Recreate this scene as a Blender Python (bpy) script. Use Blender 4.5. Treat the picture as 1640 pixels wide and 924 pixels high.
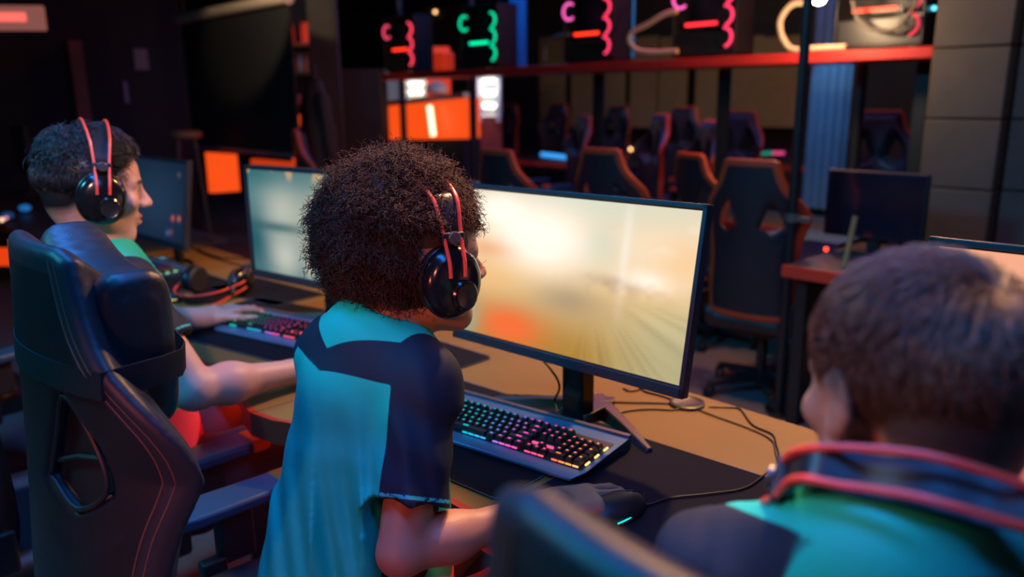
import bpy, math, random
import numpy as np
from mathutils import Matrix, Vector
for _o in list(bpy.data.objects): bpy.data.objects.remove(_o)
sc = bpy.context.scene
COL = sc.collection
random.seed(7); RNG = np.random.default_rng(7)
pi = math.pi

# ------------------------------------------------------------------ camera
FPX, PITCH, ROLL, YAW, CAMZ = 1270.0, 0.2361, -0.00996, -0.8152, 1.45
def cam_axes():
    f = np.array([math.sin(YAW)*math.cos(PITCH), math.cos(YAW)*math.cos(PITCH), -math.sin(PITCH)])
    r = np.array([math.cos(YAW), -math.sin(YAW), 0.0]); u = np.cross(r, f)
    c, s = math.cos(ROLL), math.sin(ROLL)
    return c*r+s*u, -s*r+c*u, f
CR, CU, CF = cam_axes()
CAM = np.array([0, 0, CAMZ])
cd = bpy.data.cameras.new('camera'); cam = bpy.data.objects.new('camera', cd); COL.objects.link(cam)
mw = Matrix.Identity(4)
for i in range(3):
    mw[i][0] = CR[i]; mw[i][1] = CU[i]; mw[i][2] = -CF[i]; mw[i][3] = CAM[i]
cam.matrix_world = mw
cd.sensor_width = 36; cd.lens = 36*FPX/1640; cd.clip_start = .02
cd.dof.use_dof = True; cd.dof.focus_distance = 1.27; cd.dof.aperture_fstop = 2.3
sc.camera = cam
def ray(x, y): return CF + CR*((x-820)/FPX) - CU*((y-462)/FPX)
def at_z(x, y, z): d = ray(x, y); return CAM + d*((z-CAMZ)/d[2])
def at_y(x, y, Y): d = ray(x, y); return CAM + d*(Y/d[1])
def at_x(x, y, X): d = ray(x, y); return CAM + d*(X/d[0])
def at_d(x, y, D): return CAM + ray(x, y)*D

# ------------------------------------------------------------------ colour management, world, lights
sc.view_settings.view_transform = 'Standard'; sc.view_settings.look = 'None'
sc.view_settings.exposure = 0; sc.view_settings.gamma = 1; sc.view_settings.use_curve_mapping = False
w = bpy.data.worlds.new('dim_room'); sc.world = w; w.use_nodes = True
w.node_tree.nodes['Background'].inputs[0].default_value = (.012, .014, .026, 1)
w.node_tree.nodes['Background'].inputs[1].default_value = .15
def lamp(name, kind, loc, target, color, power, size=.3, size_y=None, spot=None, blend=.3):
    l = bpy.data.lights.new(name, kind); l.color = color; l.energy = power
    if kind == 'AREA':
        l.shape = 'RECTANGLE'; l.size = size; l.size_y = size_y or size
    else: l.shadow_soft_size = size
    if spot: l.spot_size = spot; l.spot_blend = blend
    o = bpy.data.objects.new(name, l); COL.objects.link(o)
    o.location = loc
    o.rotation_euler = (Vector(target)-Vector(loc)).to_track_quat('-Z', 'Y').to_euler()
    return o
lamp('ceiling_light_warm', 'SPOT', (-1.5, 2.75, 2.9), (-1.35, 1.1, .8), (1, .54, .20), 310, .10, spot=1.9, blend=.5)
lamp('ceiling_strip_blue', 'AREA', (-1.0, .25, 2.45), (-1.0, .36, 0), (.028, .25, 1), 62, 3.6, .25)
lamp('arm_fill_pink', 'SPOT', (-.40, -1.0, 1.25), (-.93, .68, .80), (1, .18, .13), 40, .08, spot=.52, blend=.4)  # added fill without a fixture, cone kept to the curly boy's forearm
lamp('face_fill_rose', 'SPOT', (.2, -.6, 2.5), (-1.90, .63, 1.13), (1, .58, .52), 190, .06, spot=.27, blend=.35)  # added fill, narrow cone on the profile boy's face, no fixture
lamp('hair_fill_amber', 'SPOT', (-1.22, 1.50, 2.85), (-1.09, .76, 1.32), (1, .50, .30), 330, .06, spot=.30, blend=.4)  # added hair light for the afro, cone too narrow to reach the desk
lamp('hair_fill_amber', 'SPOT', (-.75, 1.45, 2.85), (-.24, .66, 1.28), (1, .52, .30), 230, .06, spot=.26, blend=.5)  # added hair light for the short-haired boy, no fixture
lamp('head_fill_coral', 'SPOT', (.35, -.6, 1.75), (-1.02, .78, 1.20), (1, .32, .22), 50, .06, spot=.24, blend=.5)  # added warm-red fill for the curly boy's head and headset, no fixture
lamp('head_fill_coral', 'SPOT', (-1.1, -.75, 1.95), (-.25, .60, 1.16), (1, .28, .22), 60, .06, spot=.26, blend=.5)  # added red fill for the right boy's ear and neck, no fixture
lamp('back_fill_cyan', 'AREA', (-2.3, -1.2, 2.85), (-.9, .6, .9), (.04, .58, .82), 50, .45, .45)  # added unseen fill for the jersey backs, set sideways to bring out folds
for _x in (-2.2, -1.1, .02):
    lamp('desk_strip_red', 'AREA', (_x, .90, .66), (_x, .55, .2), (1, .035, .008), .9, .9, .03)
lamp('hall_light_blue', 'AREA', (-4.5, 5.2, 2.9), (-4.5, 5.2, 0), (.03, .25, 1), 45, 5, .6)
lamp('hall_light_warm', 'SPOT', (-3.6, 6.2, 2.9), (-5.2, 8.8, 1.6), (1, .60, .26), 48, .2, spot=1.7, blend=.8)
lamp('hall_light_red', 'AREA', (-2.6, 4.4, 2.85), (-2.8, 3.6, 0), (1, .14, .05), 40, 3.0, .3)
lamp('mat_fill_blue', 'SPOT', (-1.2, 3.5, 2.7), (-1.25, 3.5, .75), (.03, .28, 1), 45, .08, spot=.6, blend=.6)  # added blue spot that brightens the mat on the far desk
lamp('corner_light', 'AREA', (-.6, 2.9, 2.9), (-1.2, 4.4, 1.0), (.75, .6, .55), 7, .8, .3)

# ------------------------------------------------------------------ materials
MATS = {}
def mat(name, base=(.5,.5,.5), rough=.5, metal=0, emit=None, es=1.0, bump=None, noise=None, spec=.5, sheen=0, alpha=1, trans=0, ior=1.45):
    """principled, with optional procedural bump (scale, strength) and colour noise (scale, amount)"""
    if name in MATS: return MATS[name]
    m = bpy.data.materials.new(name); m.use_nodes = True; nt = m.node_tree; b = nt.nodes['Principled BSDF']
    b.inputs['Base Color'].default_value = (*base, 1); b.inputs['Roughness'].default_value = rough
    b.inputs['Metallic'].default_value = metal; b.inputs['Specular IOR Level'].default_value = spec
    if sheen: b.inputs['Sheen Weight'].default_value = sheen
    if trans: b.inputs['Transmission Weight'].default_value = trans; b.inputs['IOR'].default_value = ior
    if alpha < 1: b.inputs['Alpha'].default_value = alpha
    if emit: b.inputs['Emission Color'].default_value = (*emit, 1); b.inputs['Emission Strength'].default_value = es
    tc = nt.nodes.new('ShaderNodeTexCoord')
    if noise is None and not emit: noise = (9, .18)
    if noise:
        n = nt.nodes.new('ShaderNodeTexNoise'); n.inputs['Scale'].default_value = noise[0]; n.inputs['Detail'].default_value = 4
        nt.links.new(tc.outputs['Object'], n.inputs['Vector'])
        mx = nt.nodes.new('ShaderNodeMix'); mx.data_type = 'RGBA'
        mx.inputs['A'].default_value = (*[c*(1-noise[1]) for c in base], 1); mx.inputs['B'].default_value = (*[min(1, c*(1+noise[1])) for c in base], 1)
        nt.links.new(n.outputs['Fac'], mx.inputs['Factor']); nt.links.new(mx.outputs['Result'], b.inputs['Base Color'])
    if bump:
        t = nt.nodes.new('ShaderNodeTexVoronoi' if len(bump) > 2 else 'ShaderNodeTexNoise'); t.inputs['Scale'].default_value = bump[0]
        nt.links.new(tc.outputs['Object'], t.inputs['Vector'])
        bp = nt.nodes.new('ShaderNodeBump'); bp.inputs['Strength'].default_value = bump[1]; bp.inputs['Distance'].default_value = .002
        nt.links.new(t.outputs['Distance' if len(bump) > 2 else 'Fac'], bp.inputs['Height']); nt.links.new(bp.outputs['Normal'], b.inputs['Normal'])
    MATS[name] = m; return m
def attr_mat(name, base, layers, rough=.6, sheen=0, bump=None, soft=.0012, spec=.4, sss=0):
    """base colour overlaid by (attribute, colour, softness) regions where the attribute is positive"""
    m = mat(name, base, rough, bump=bump, sheen=sheen, spec=spec); nt = m.node_tree; b = nt.nodes['Principled BSDF']
    prev = b.inputs['Base Color'].links[0].from_socket
    for a, colr, sf in layers:
        at = nt.nodes.new('ShaderNodeAttribute'); at.attribute_name = a
        mr = nt.nodes.new('ShaderNodeMapRange'); mr.inputs['From Min'].default_value = -sf; mr.inputs['From Max'].default_value = sf
        mx = nt.nodes.new('ShaderNodeMix'); mx.data_type = 'RGBA'; mx.inputs['B'].default_value = (*colr, 1)
        nt.links.new(at.outputs['Fac'], mr.inputs['Value']); nt.links.new(mr.outputs['Result'], mx.inputs['Factor'])
        nt.links.new(prev, mx.inputs['A']); prev = mx.outputs['Result']
    nt.links.new(prev, b.inputs['Base Color'])
    if sss:
        b.inputs['Subsurface Weight'].default_value = sss; b.inputs['Subsurface Radius'].default_value = (.012, .005, .003); b.inputs['Subsurface Scale'].default_value = .6
    return m
def glow(name, color, s): return mat(name, tuple(c*.3 for c in color), .5, emit=color, es=s)
def color_attr_emit(name, s, rough=.25):
    m = bpy.data.materials.new(name); m.use_nodes = True; nt = m.node_tree; b = nt.nodes['Principled BSDF']
    b.inputs['Base Color'].default_value = (.01, .01, .01, 1); b.inputs['Roughness'].default_value = rough
    at = nt.nodes.new('ShaderNodeAttribute'); at.attribute_name = 'picture'
    nt.links.new(at.outputs['Color'], b.inputs['Emission Color']); b.inputs['Emission Strength'].default_value = s
    return m

# ------------------------------------------------------------------ object bookkeeping
def tag(o, label=None, cat=None, group=None, kind=None):
    for k, v in (('label', label), ('category', cat), ('group', group), ('kind', kind)):
        if v: o[k] = v
    return o
def thing(name, label, cat, loc=(0,0,0), rotz=0, group=None, mw=None):
    o = bpy.data.objects.new(name, None); COL.objects.link(o); o.empty_display_size = .1
    if mw is not None: o.matrix_world = mw
    else: o.location = loc; o.rotation_euler = (0, 0, rotz)
    return tag(o, label, cat, group)
def link_mesh(name, me, parent=None, loc=None):
    o = bpy.data.objects.new(name, me); COL.objects.link(o)
    if parent: o.parent = parent
    if loc is not None: o.location = loc
    return o
def frame(o, x, y, z):
    M = Matrix.Identity(4)
    for i in range(3): M[i][0] = x[i]; M[i][1] = y[i]; M[i][2] = z[i]; M[i][3] = o[i]
    return M
def copy_tree(o, parent=None):
    c = o.copy(); COL.objects.link(c)
    if parent: c.parent = parent
    for ch in list(o.children): copy_tree(ch, c)
    return c
def fast_mesh(name, V, F, smooth=True):
    """V (n,3), F (m,k) numpy -> mesh"""
    me = bpy.data.meshes.new(name); V = np.ascontiguousarray(V, dtype=np.float32); F = np.ascontiguousarray(F, dtype=np.int32)
    m, k = F.shape
    me.vertices.add(len(V)); me.vertices.foreach_set('co', V.ravel())
    me.loops.add(m*k); me.loops.foreach_set('vertex_index', F.ravel())
    me.polygons.add(m); me.polygons.foreach_set('loop_start', np.arange(0, m*k, k, dtype=np.int32))
    me.update(calc_edges=True); me.validate()
    me.polygons.foreach_set('use_smooth', np.full(len(me.polygons), smooth)); me.update()
    return me
def set_attr(me, name, vals):
    a = me.attributes.new(name, 'FLOAT', 'POINT'); a.data.foreach_set('value', np.ascontiguousarray(vals, dtype=np.float32))
def nrm(v): v = np.asarray(v, float); return v/np.linalg.norm(v)

class MB:
    """collects simple solids; build() links them as ONE mesh object"""
    def __init__(s): s.v = []; s.f = []; s.m = []; s.cur = 0
    def add(s, vs, fs):
        b = len(s.v); s.v += [tuple(map(float, p)) for p in vs]; s.f += [tuple(b+i for i in f) for f in fs]; s.m += [s.cur]*len(fs); return s
    def box(s, c, d, rot=None, taper=1):
        vs = []
        for z in (-1, 1):
            t = taper if z > 0 else 1
            for x, y in ((-1,-1),(1,-1),(1,1),(-1,1)):
                p = Vector((x*d[0]/2*t, y*d[1]/2*t, z*d[2]/2))
                if rot is not None: p = rot @ p
                vs.append(p+Vector(c))
        return s.add(vs, [(3,2,1,0),(4,5,6,7),(0,1,5,4),(1,2,6,5),(2,3,7,6),(3,0,4,7)])
    def tube(s, pts, r, n=8, closed=False):
        P = np.array([list(p) for p in pts], float); N = len(P)
        rr = np.full(N, r) if np.isscalar(r) else np.array(r, float)
        T = np.gradient(P, axis=0) if not closed else np.roll(P, -1, 0)-np.roll(P, 1, 0)
        T /= np.linalg.norm(T, axis=1)[:, None]+1e-12
        a = np.array([0, 0, 1.]) if abs(T[0][2]) < .9 else np.array([1., 0, 0])
        u = np.cross(T[0], a); u /= np.linalg.norm(u); vs = []
        for i in range(N):
            u = u-T[i]*(u@T[i]); u /= np.linalg.norm(u); w_ = np.cross(T[i], u)
            for k in range(n):
                t = 2*pi*k/n; vs.append(P[i]+rr[i]*(math.cos(t)*u+math.sin(t)*w_))
        fs = []
        for i in range(N if closed else N-1):
            j = (i+1) % N
            for k in range(n): fs.append((i*n+k, i*n+(k+1) % n, j*n+(k+1) % n, j*n+k))
        if not closed: fs += [tuple(range(n-1, -1, -1)), tuple((N-1)*n+k for k in range(n))]
        return s.add(vs, fs)
    def lathe(s, prof, n=24, M=None):
        vs = []; fs = []
        for r, z in prof:
            for k in range(n):
                t = 2*pi*k/n; p = Vector((r*math.cos(t), r*math.sin(t), z)); vs.append(M @ p if M is not None else p)
        for i in range(len(prof)-1):
            for k in range(n): fs.append((i*n+k, i*n+(k+1) % n, (i+1)*n+(k+1) % n, (i+1)*n+k))
        fs += [tuple(range(n-1, -1, -1)), tuple((len(prof)-1)*n+k for k in range(n))]
        return s.add(vs, fs)
    def prism(s, poly, z0, z1, M=None, taper=1.0):
        n = len(poly); cx = sum(p[0] for p in poly)/n; cy = sum(p[1] for p in poly)/n
        vs = [Vector((x, y, z0)) for x, y in poly]+[Vector((cx+(x-cx)*taper, cy+(y-cy)*taper, z1)) for x, y in poly]
        if M is not None: vs = [M @ v for v in vs]
        return s.add(vs, [tuple(range(n-1, -1, -1)), tuple(range(n, 2*n))]+[(i, (i+1) % n, n+(i+1) % n, n+i) for i in range(n)])
    def build(s, name, mats, parent=None, bevel=0, angle=35, loc=None):
        me = bpy.data.meshes.new(name); me.from_pydata(s.v, [], s.f)
        for m in (mats if isinstance(mats, (list, tuple)) else [mats]): me.materials.append(m)
        me.polygons.foreach_set('material_index', s.m)
        me.polygons.foreach_set('use_smooth', [True]*len(s.f)); me.set_sharp_from_angle(angle=math.radians(angle)); me.update()
        o = link_mesh(name, me, parent, loc)
        if bevel:
            b = o.modifiers.new('bevel', 'BEVEL'); b.width = bevel; b.segments = 3; b.limit_method = 'ANGLE'; b.angle_limit = math.radians(40); b.harden_normals = False
        return o
def spline(pts, n=10):
    """Catmull-Rom through the points"""
    P = [np.array(p, float) for p in pts]; P = [2*P[0]-P[1]]+P+[2*P[-1]-P[-2]]; out = []
    for i in range(1, len(P)-2):
        for k in range(n):
            t = k/n; a, b, c, d = P[i-1], P[i], P[i+1], P[i+2]
            out.append(.5*(2*b+(c-a)*t+(2*a-5*b+4*c-d)*t*t+(3*b-a-3*c+d)*t**3))
    out.append(P[-2]); return out

# ------------------------------------------------------------------ signed-distance modelling (smooth unions, then surface nets)
class Field:
    def __init__(s, lo, hi, h):
        s.lo = np.array(lo, float); s.h = h; s.n = np.maximum(4, np.ceil((np.array(hi)-s.lo)/h).astype(int)+1)
        s.F = np.full(s.n, .2, np.float32)
    def block(s, lo, hi):
        a = np.clip(np.floor((np.array(lo)-s.lo)/s.h).astype(int), 0, s.n-1); b = np.clip(np.ceil((np.array(hi)-s.lo)/s.h).astype(int)+1, 1, s.n)
        sl = tuple(slice(i, j) for i, j in zip(a, b))
        g = np.meshgrid(*[(s.lo[i]+s.h*np.arange(a[i], b[i])).astype(np.float32) for i in range(3)], indexing='ij')
        return sl, g
    def op(s, fn, lo, hi, k=.0, mode='u'):
        m = max(k, 3*s.h)+.01
        sl, g = s.block(np.array(lo)-m, np.array(hi)+m)
        d = fn(*g); A = s.F[sl]
        if mode == 's': d = -d
        if mode == 'u':
            r = np.minimum(A, d)
            if k > 0: hh = np.maximum(k-np.abs(A-d), 0)/k; r = r-hh*hh*k*.25
        else:
            r = np.maximum(A, d)
            if k > 0: hh = np.maximum(k-np.abs(A-d), 0)/k; r = r+hh*hh*k*.25
        s.F[sl] = r
        return s
    def cap(s, p, q, r0, r1=None, k=.02, mode='u', flat=None):
        r1 = r0 if r1 is None else r1; p = np.array(p, float); q = np.array(q, float); d = q-p; L = d@d+1e-9; R_ = max(r0, r1)
        def fn(x, y, z):
            t = np.clip(((x-p[0])*d[0]+(y-p[1])*d[1]+(z-p[2])*d[2])/L, 0, 1)
            return np.sqrt((x-p[0]-t*d[0])**2+(y-p[1]-t*d[1])**2+(z-p[2]-t*d[2])**2)-(r0+(r1-r0)*t)
        return s.op(fn, np.minimum(p, q)-R_, np.maximum(p, q)+R_, k, mode)
    def ell(s, c, r, ax=None, k=.02, mode='u'):
        c = np.array(c, float); A = np.eye(3) if ax is None else np.array(ax, float); R_ = max(r)
        def fn(x, y, z):
            X, Y, Z = x-c[0], y-c[1], z-c[2]
            q = [X*A[i][0]+Y*A[i][1]+Z*A[i][2] for i in range(3)]
            k0 = np.sqrt(sum((q[i]/r[i])**2 for i in range(3))); k1 = np.sqrt(sum((q[i]/r[i]**2)**2 for i in range(3)))+1e-6
            return k0*(k0-1)/k1
        return s.op(fn, c-R_, c+R_, k, mode)
    def ecap(s, p, q, r0, r1, sy, yaw=0, k=.02):
        """capsule with elliptical section: depth across the body axis shrunk by sy"""
        p = np.array(p, float); q = np.array(q, float); c_, s_ = math.cos(yaw), math.sin(yaw)
        def T(x, y, z): X, Y = x-p[0], y-p[1]; return c_*X+s_*Y, (-s_*X+c_*Y)/sy, z-p[2]
        d = np.array(T(*q)); L = d@d; R_ = max(r0, r1)
        def fn(x, y, z):
            X, Y, Z = T(x, y, z); t = np.clip((X*d[0]+Y*d[1]+Z*d[2])/L, 0, 1)
            return (np.sqrt((X-t*d[0])**2+(Y-t*d[1])**2+(Z-t*d[2])**2)-(r0+(r1-r0)*t))*(.5+.5*sy)
        return s.op(fn, np.minimum(p, q)-R_, np.maximum(p, q)+R_, k)
    def box(s, c, half, ax=None, rnd=.005, k=.0, mode='u'):
        c = np.array(c, float); A = np.eye(3) if ax is None else np.array(ax, float); R_ = np.linalg.norm(half)
        def fn(x, y, z):
            X, Y, Z = x-c[0], y-c[1], z-c[2]
            q = [np.abs(X*A[i][0]+Y*A[i][1]+Z*A[i][2])-half[i]+rnd for i in range(3)]
            return np.sqrt(sum(np.maximum(a, 0)**2 for a in q))+np.minimum(np.maximum(q[0], np.maximum(q[1], q[2])), 0)-rnd
        return s.op(fn, c-R_, c+R_, k, mode)
    def cut(s, p, n):
        """keep the side the normal points away from"""
        p = np.array(p, float); n = nrm(n)
        g = np.meshgrid(*[(s.lo[i]+s.h*np.arange(s.n[i])).astype(np.float32) for i in range(3)], indexing='ij')
        s.F = np.maximum(s.F, (g[0]-p[0])*n[0]+(g[1]-p[1])*n[1]+(g[2]-p[2])*n[2]); return s
    def displace(s, fn):
        g = np.meshgrid(*[(s.lo[i]+s.h*np.arange(s.n[i])).astype(np.float32) for i in range(3)], indexing='ij')
        s.F = s.F-fn(*g).astype(np.float32); return s
    def sample(s, P):
        q = np.clip((np.asarray(P)-s.lo)/s.h, 0, np.array(s.n)-1.001); i = np.floor(q).astype(int); t = q-i; r = 0
        for dx in (0, 1):
            for dy in (0, 1):
                for dz in (0, 1):
                    wt = (t[:, 0] if dx else 1-t[:, 0])*(t[:, 1] if dy else 1-t[:, 1])*(t[:, 2] if dz else 1-t[:, 2])
                    r = r+wt*s.F[i[:, 0]+dx, i[:, 1]+dy, i[:, 2]+dz]
        return r
    def mesh(s, keep=True):
        F = s.F.copy()
        for ax in range(3):
            sl = [slice(None)]*3
            for e in (0, -1): sl[ax] = e; F[tuple(sl)] = np.maximum(F[tuple(sl)], s.h*.5)
        S = F < 0
        c = sum(S[i:S.shape[0]-1+i, j:S.shape[1]-1+j, k:S.shape[2]-1+k].astype(np.int8) for i in (0,1) for j in (0,1) for k in (0,1))
        act = (c > 0) & (c < 8); ai = np.argwhere(act); idx = np.full(act.shape, -1, np.int32); idx[act] = np.arange(len(ai))
        pos = np.zeros((len(ai), 3)); cnt = np.zeros(len(ai))
        for ax in range(3):
            o = [a for a in range(3) if a != ax]
            for i in (0, 1):
                for j in (0, 1):
                    a = np.zeros(3, int); a[o[0]] = i; a[o[1]] = j; b = a.copy(); b[ax] = 1
                    fa = F[tuple((ai+a).T)]; fb = F[tuple((ai+b).T)]; m = (fa < 0) != (fb < 0)
                    t = np.where(m, fa/np.where(m, fa-fb, 1), 0); P = a+t[:, None]*(b-a); pos[m] += P[m]; cnt[m] += 1
        V = s.lo+s.h*(ai+pos/cnt[:, None]); Q = []
        for ax in range(3):
            u, v = (ax+1) % 3, (ax+2) % 3; e = np.zeros(3, int); e[ax] = 1
            s0 = [slice(None)]*3; s1 = [slice(None)]*3; s0[ax] = slice(0, -1); s1[ax] = slice(1, None)
            d = S[tuple(s0)].astype(np.int8)-S[tuple(s1)].astype(np.int8); P = np.argwhere(d != 0)
            ok = (P[:, u] > 0) & (P[:, v] > 0) & (P[:, u] < S.shape[u]-1) & (P[:, v] < S.shape[v]-1); P = P[ok]; sg = d[tuple(P.T)]
            eu = np.zeros(3, int); eu[u] = 1; ev = np.zeros(3, int); ev[v] = 1
            q = np.stack([idx[tuple((P-eu-ev).T)], idx[tuple((P-ev).T)], idx[tuple(P.T)], idx[tuple((P-eu).T)]], 1)
            q[sg < 0] = q[sg < 0][:, ::-1]; Q.append(q)
        return V, np.concatenate(Q)
def poly_sdf(x, y, poly):
    """signed distance to a closed 2-D polygon"""
    P = np.array(poly, float); d = np.full(x.shape, 1e9, np.float32); inside = np.zeros(x.shape, bool)
    for i in range(len(P)):
        a, b = P[i], P[(i+1) % len(P)]; ex, ey = b-a; wx, wy = x-a[0], y-a[1]
        t = np.clip((wx*ex+wy*ey)/(ex*ex+ey*ey+1e-12), 0, 1); d = np.minimum(d, (wx-t*ex)**2+(wy-t*ey)**2)
        c = ((a[1] > y) != (b[1] > y)) & (x < (b[0]-a[0])*(y-a[1])/((b[1]-a[1]) if abs(b[1]-a[1]) > 1e-9 else 1e-9)+a[0]); inside ^= c
    d = np.sqrt(d); return np.where(inside, -d, d)
def strands(paths, rad, sides=3):
    """(N,P,3) polylines -> one mesh of thin tubes"""
    N, P, _ = paths.shape; T = np.gradient(paths, axis=1); T /= np.linalg.norm(T, axis=2, keepdims=True)+1e-9
    a = np.where(np.abs(T[..., 2:3]) < .9, np.array([0, 0, 1.]), np.array([1., 0, 0])); u = np.cross(T, a); u /= np.linalg.norm(u, axis=2, keepdims=True)+1e-9; v = np.cross(T, u)
    rad = np.broadcast_to(rad, (N, P))[..., None]
    V = np.stack([paths+rad*(math.cos(2*pi*k/sides)*u+math.sin(2*pi*k/sides)*v) for k in range(sides)], 2)   # N,P,sides,3
    base = (np.arange(N)[:, None, None]*P+np.arange(P-1)[None, :, None])*sides; k = np.arange(sides)[None, None, :]; k2 = (k+1) % sides
    F = np.stack([base+k, base+k2, base+sides+k2, base+sides+k], -1).reshape(-1, 4)
    return V.reshape(-1, 3), F
# ================================================================== SETTING
floor_m = mat('carpet_floor', (.20, .155, .15), .85, bump=(220, .25), noise=(40, .25))
dark_wall = mat('dark_wall', (.022, .020, .024), .8, bump=(30, .2))
def struct(name, mb, m, bevel=0):
    return tag(mb.build(name, m, bevel=bevel), kind='structure')
struct('floor', MB().box((-4.5, 3, -.03), (17, 13, .06)), floor_m)
struct('ceiling', MB().box((-4.5, 3, 3.03), (17, 13, .06)), mat('dark_ceiling', (.012, .012, .015), .9))
struct('wall_back', MB().box((-4.5, 9.45, 1.5), (17, .1, 3)), mat('back_wall', (.06, .05, .045), .8))
struct('wall_left', MB().box((-8.55, -.1, 1.5), (.1, 7, 3)), dark_wall)
struct('wall_far', MB().box((-12.95, 3, 1.5), (.1, 13, 3)), dark_wall)
# block-built pier and wall on the right
def block_mat():
    m = mat('grey_block', (.105, .092, .088), .85, bump=(60, .35)); nt = m.node_tree; b = nt.nodes['Principled BSDF']
    return m
blk = block_mat()
mb = MB(); mb2 = MB()
for i in range(9):
    z = i*.333
    mb.box((-1.34, 4.42, z+.163), (.335, .36, .326))
    for x0, x1 in ((-1.155, -.72), (-.712, -.28), (-.272, .2), (.21, .7), (.71, 1.2)):
        mb2.box(((x0+x1)/2, 4.50, z+.163), (x1-x0, .36, .326))
struct('wall_pier', mb, blk, .006)
struct('wall_right', mb2, blk, .006)
# far left: dark wall with a framed doorway

# ================================================================== DESKS
wood = mat('desk_laminate', (.25, .135, .030), .6, noise=(6, .12), bump=(300, .06))
red_edge = mat('red_edge_band', (.42, .03, .015), .4)
black_metal = mat('black_metal', (.016, .016, .018), .42)
matte_black = mat('matte_black_plastic', (.012, .012, .014), .5)
gloss_black = mat('gloss_black', (.008, .008, .009), .18)
DESK_Z, PITCHX = .75, 1.12
def desk_outline(x0, x1, yc=.735, yi=.80, yf=1.556):
    n = 14; w_ = x1-x0; pts = []
    for i in range(n+1):
        t = i/n; s = min(1, max(0, (min(t, 1-t)-.02)/.16)); s = s*s*(3-2*s)
        pts.append((x0+t*w_, yc+(yi-yc)*s))
    return pts+[(x1, yf), (x0, yf)]
def make_desk(x0, x1, label):
    cx = (x0+x1)/2; t = thing('desk', label, 'desk', (cx, 1.15, 0), group=None)
    pl = [(x-cx, y-1.15) for x, y in desk_outline(x0+.002, x1-.002)]
    MB().prism(pl, DESK_Z-.024, DESK_Z).build('tabletop', wood, t, bevel=.002)
    fr = pl[:15]
    mb = MB(); vs = []; n = len(fr)
    for x, y in fr:
        for dy, z in ((-.004, .7515), (-.004, .694), (.012, .694), (.012, .7505)): vs.append((x, y+dy, z))
    fs = [(4*i+k, 4*i+(k+1) % 4, 4*i+4+(k+1) % 4, 4*i+4+k) for i in range(n-1) for k in range(4)]+[(0, 1, 2, 3), (4*n-1, 4*n-2, 4*n-3, 4*n-4)]
    mb.add(vs, fs).build('edge_band', red_edge, t)
    for sx in (-1, 1):
        MB().box((sx*(x1-x0-.10)/2, .02, .36), (.05, .06, .69)).box((sx*(x1-x0-.10)/2, .02, .015), (.05, .62, .03)).build('leg', black_metal, t, bevel=.004)
    MB().box((0, .30, .52), (x1-x0-.12, .018, .30)).build('modesty_panel', black_metal, t)
    gx = 0.115
    g = MB().lathe([(.030, .7505), (.041, .7505), (.041, .756), (.036, .758), (.031, .755)], 28, Matrix.Translation((gx, .335, 0))).build('grommet', mat('grey_plastic', (.05, .05, .055), .4), t)
    return t
make_desk(-.54, .58, 'desk at right edge of photo, behind the short-haired boy wearing a headset on his neck')
make_desk(-1.66, -.54, 'brown gaming desk of the curly-haired boy, bright monitor and rainbow keyboard on it')
make_desk(-2.78, -1.66, 'brown gaming desk of the boy in profile, between curly hair and big black chair')
make_desk(-3.90, -2.78, 'farthest desk of the near row, with unused headset and dark monitor')

# ================================================================== MONITORS
def screen_grid(w_, h_, fn, nu=110, nv=64):
    V = []; F = []; C = []
    for j in range(nv+1):
        for i in range(nu+1):
            u, v = i/nu, j/nv; V.append((-(w_/2)+u*w_, 0, v*h_)); C.append((*fn(u, v), 1))
    for j in range(nv):
        for i in range(nu): a = j*(nu+1)+i; F.append((a, a+1, a+nu+2, a+nu+1))
    me = bpy.data.meshes.new('screen'); me.from_pydata(V, [], F)
    ca = me.color_attributes.new('picture', 'FLOAT_COLOR', 'POINT'); ca.data.foreach_set('color', np.array(C, np.float32).ravel())
    return me
def G(u, v, a, b, su, sv): return math.exp(-((u-a)/su)**2-((v-b)/sv)**2)
def vn(x, y, s=0):
    """smooth value noise"""
    def h(i, j): return (math.sin(i*127.1+j*311.7+s*74.7)*43758.5453) % 1
    i, j = math.floor(x), math.floor(y); a, b = x-i, y-j; a = a*a*(3-2*a); b = b*b*(3-2*b)
    return (h(i, j)*(1-a)+h(i+1, j)*a)*(1-b)+(h(i, j+1)*(1-a)+h(i+1, j+1)*a)*b
def mixc(c, d, t): t = min(1, max(0, t)); return tuple(a*(1-t)+b*t for a, b in zip(c, d))
def sm(e0, e1, x): t = min(1, max(0, (x-e0)/(e1-e0))); return t*t*(3-2*t)
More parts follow.
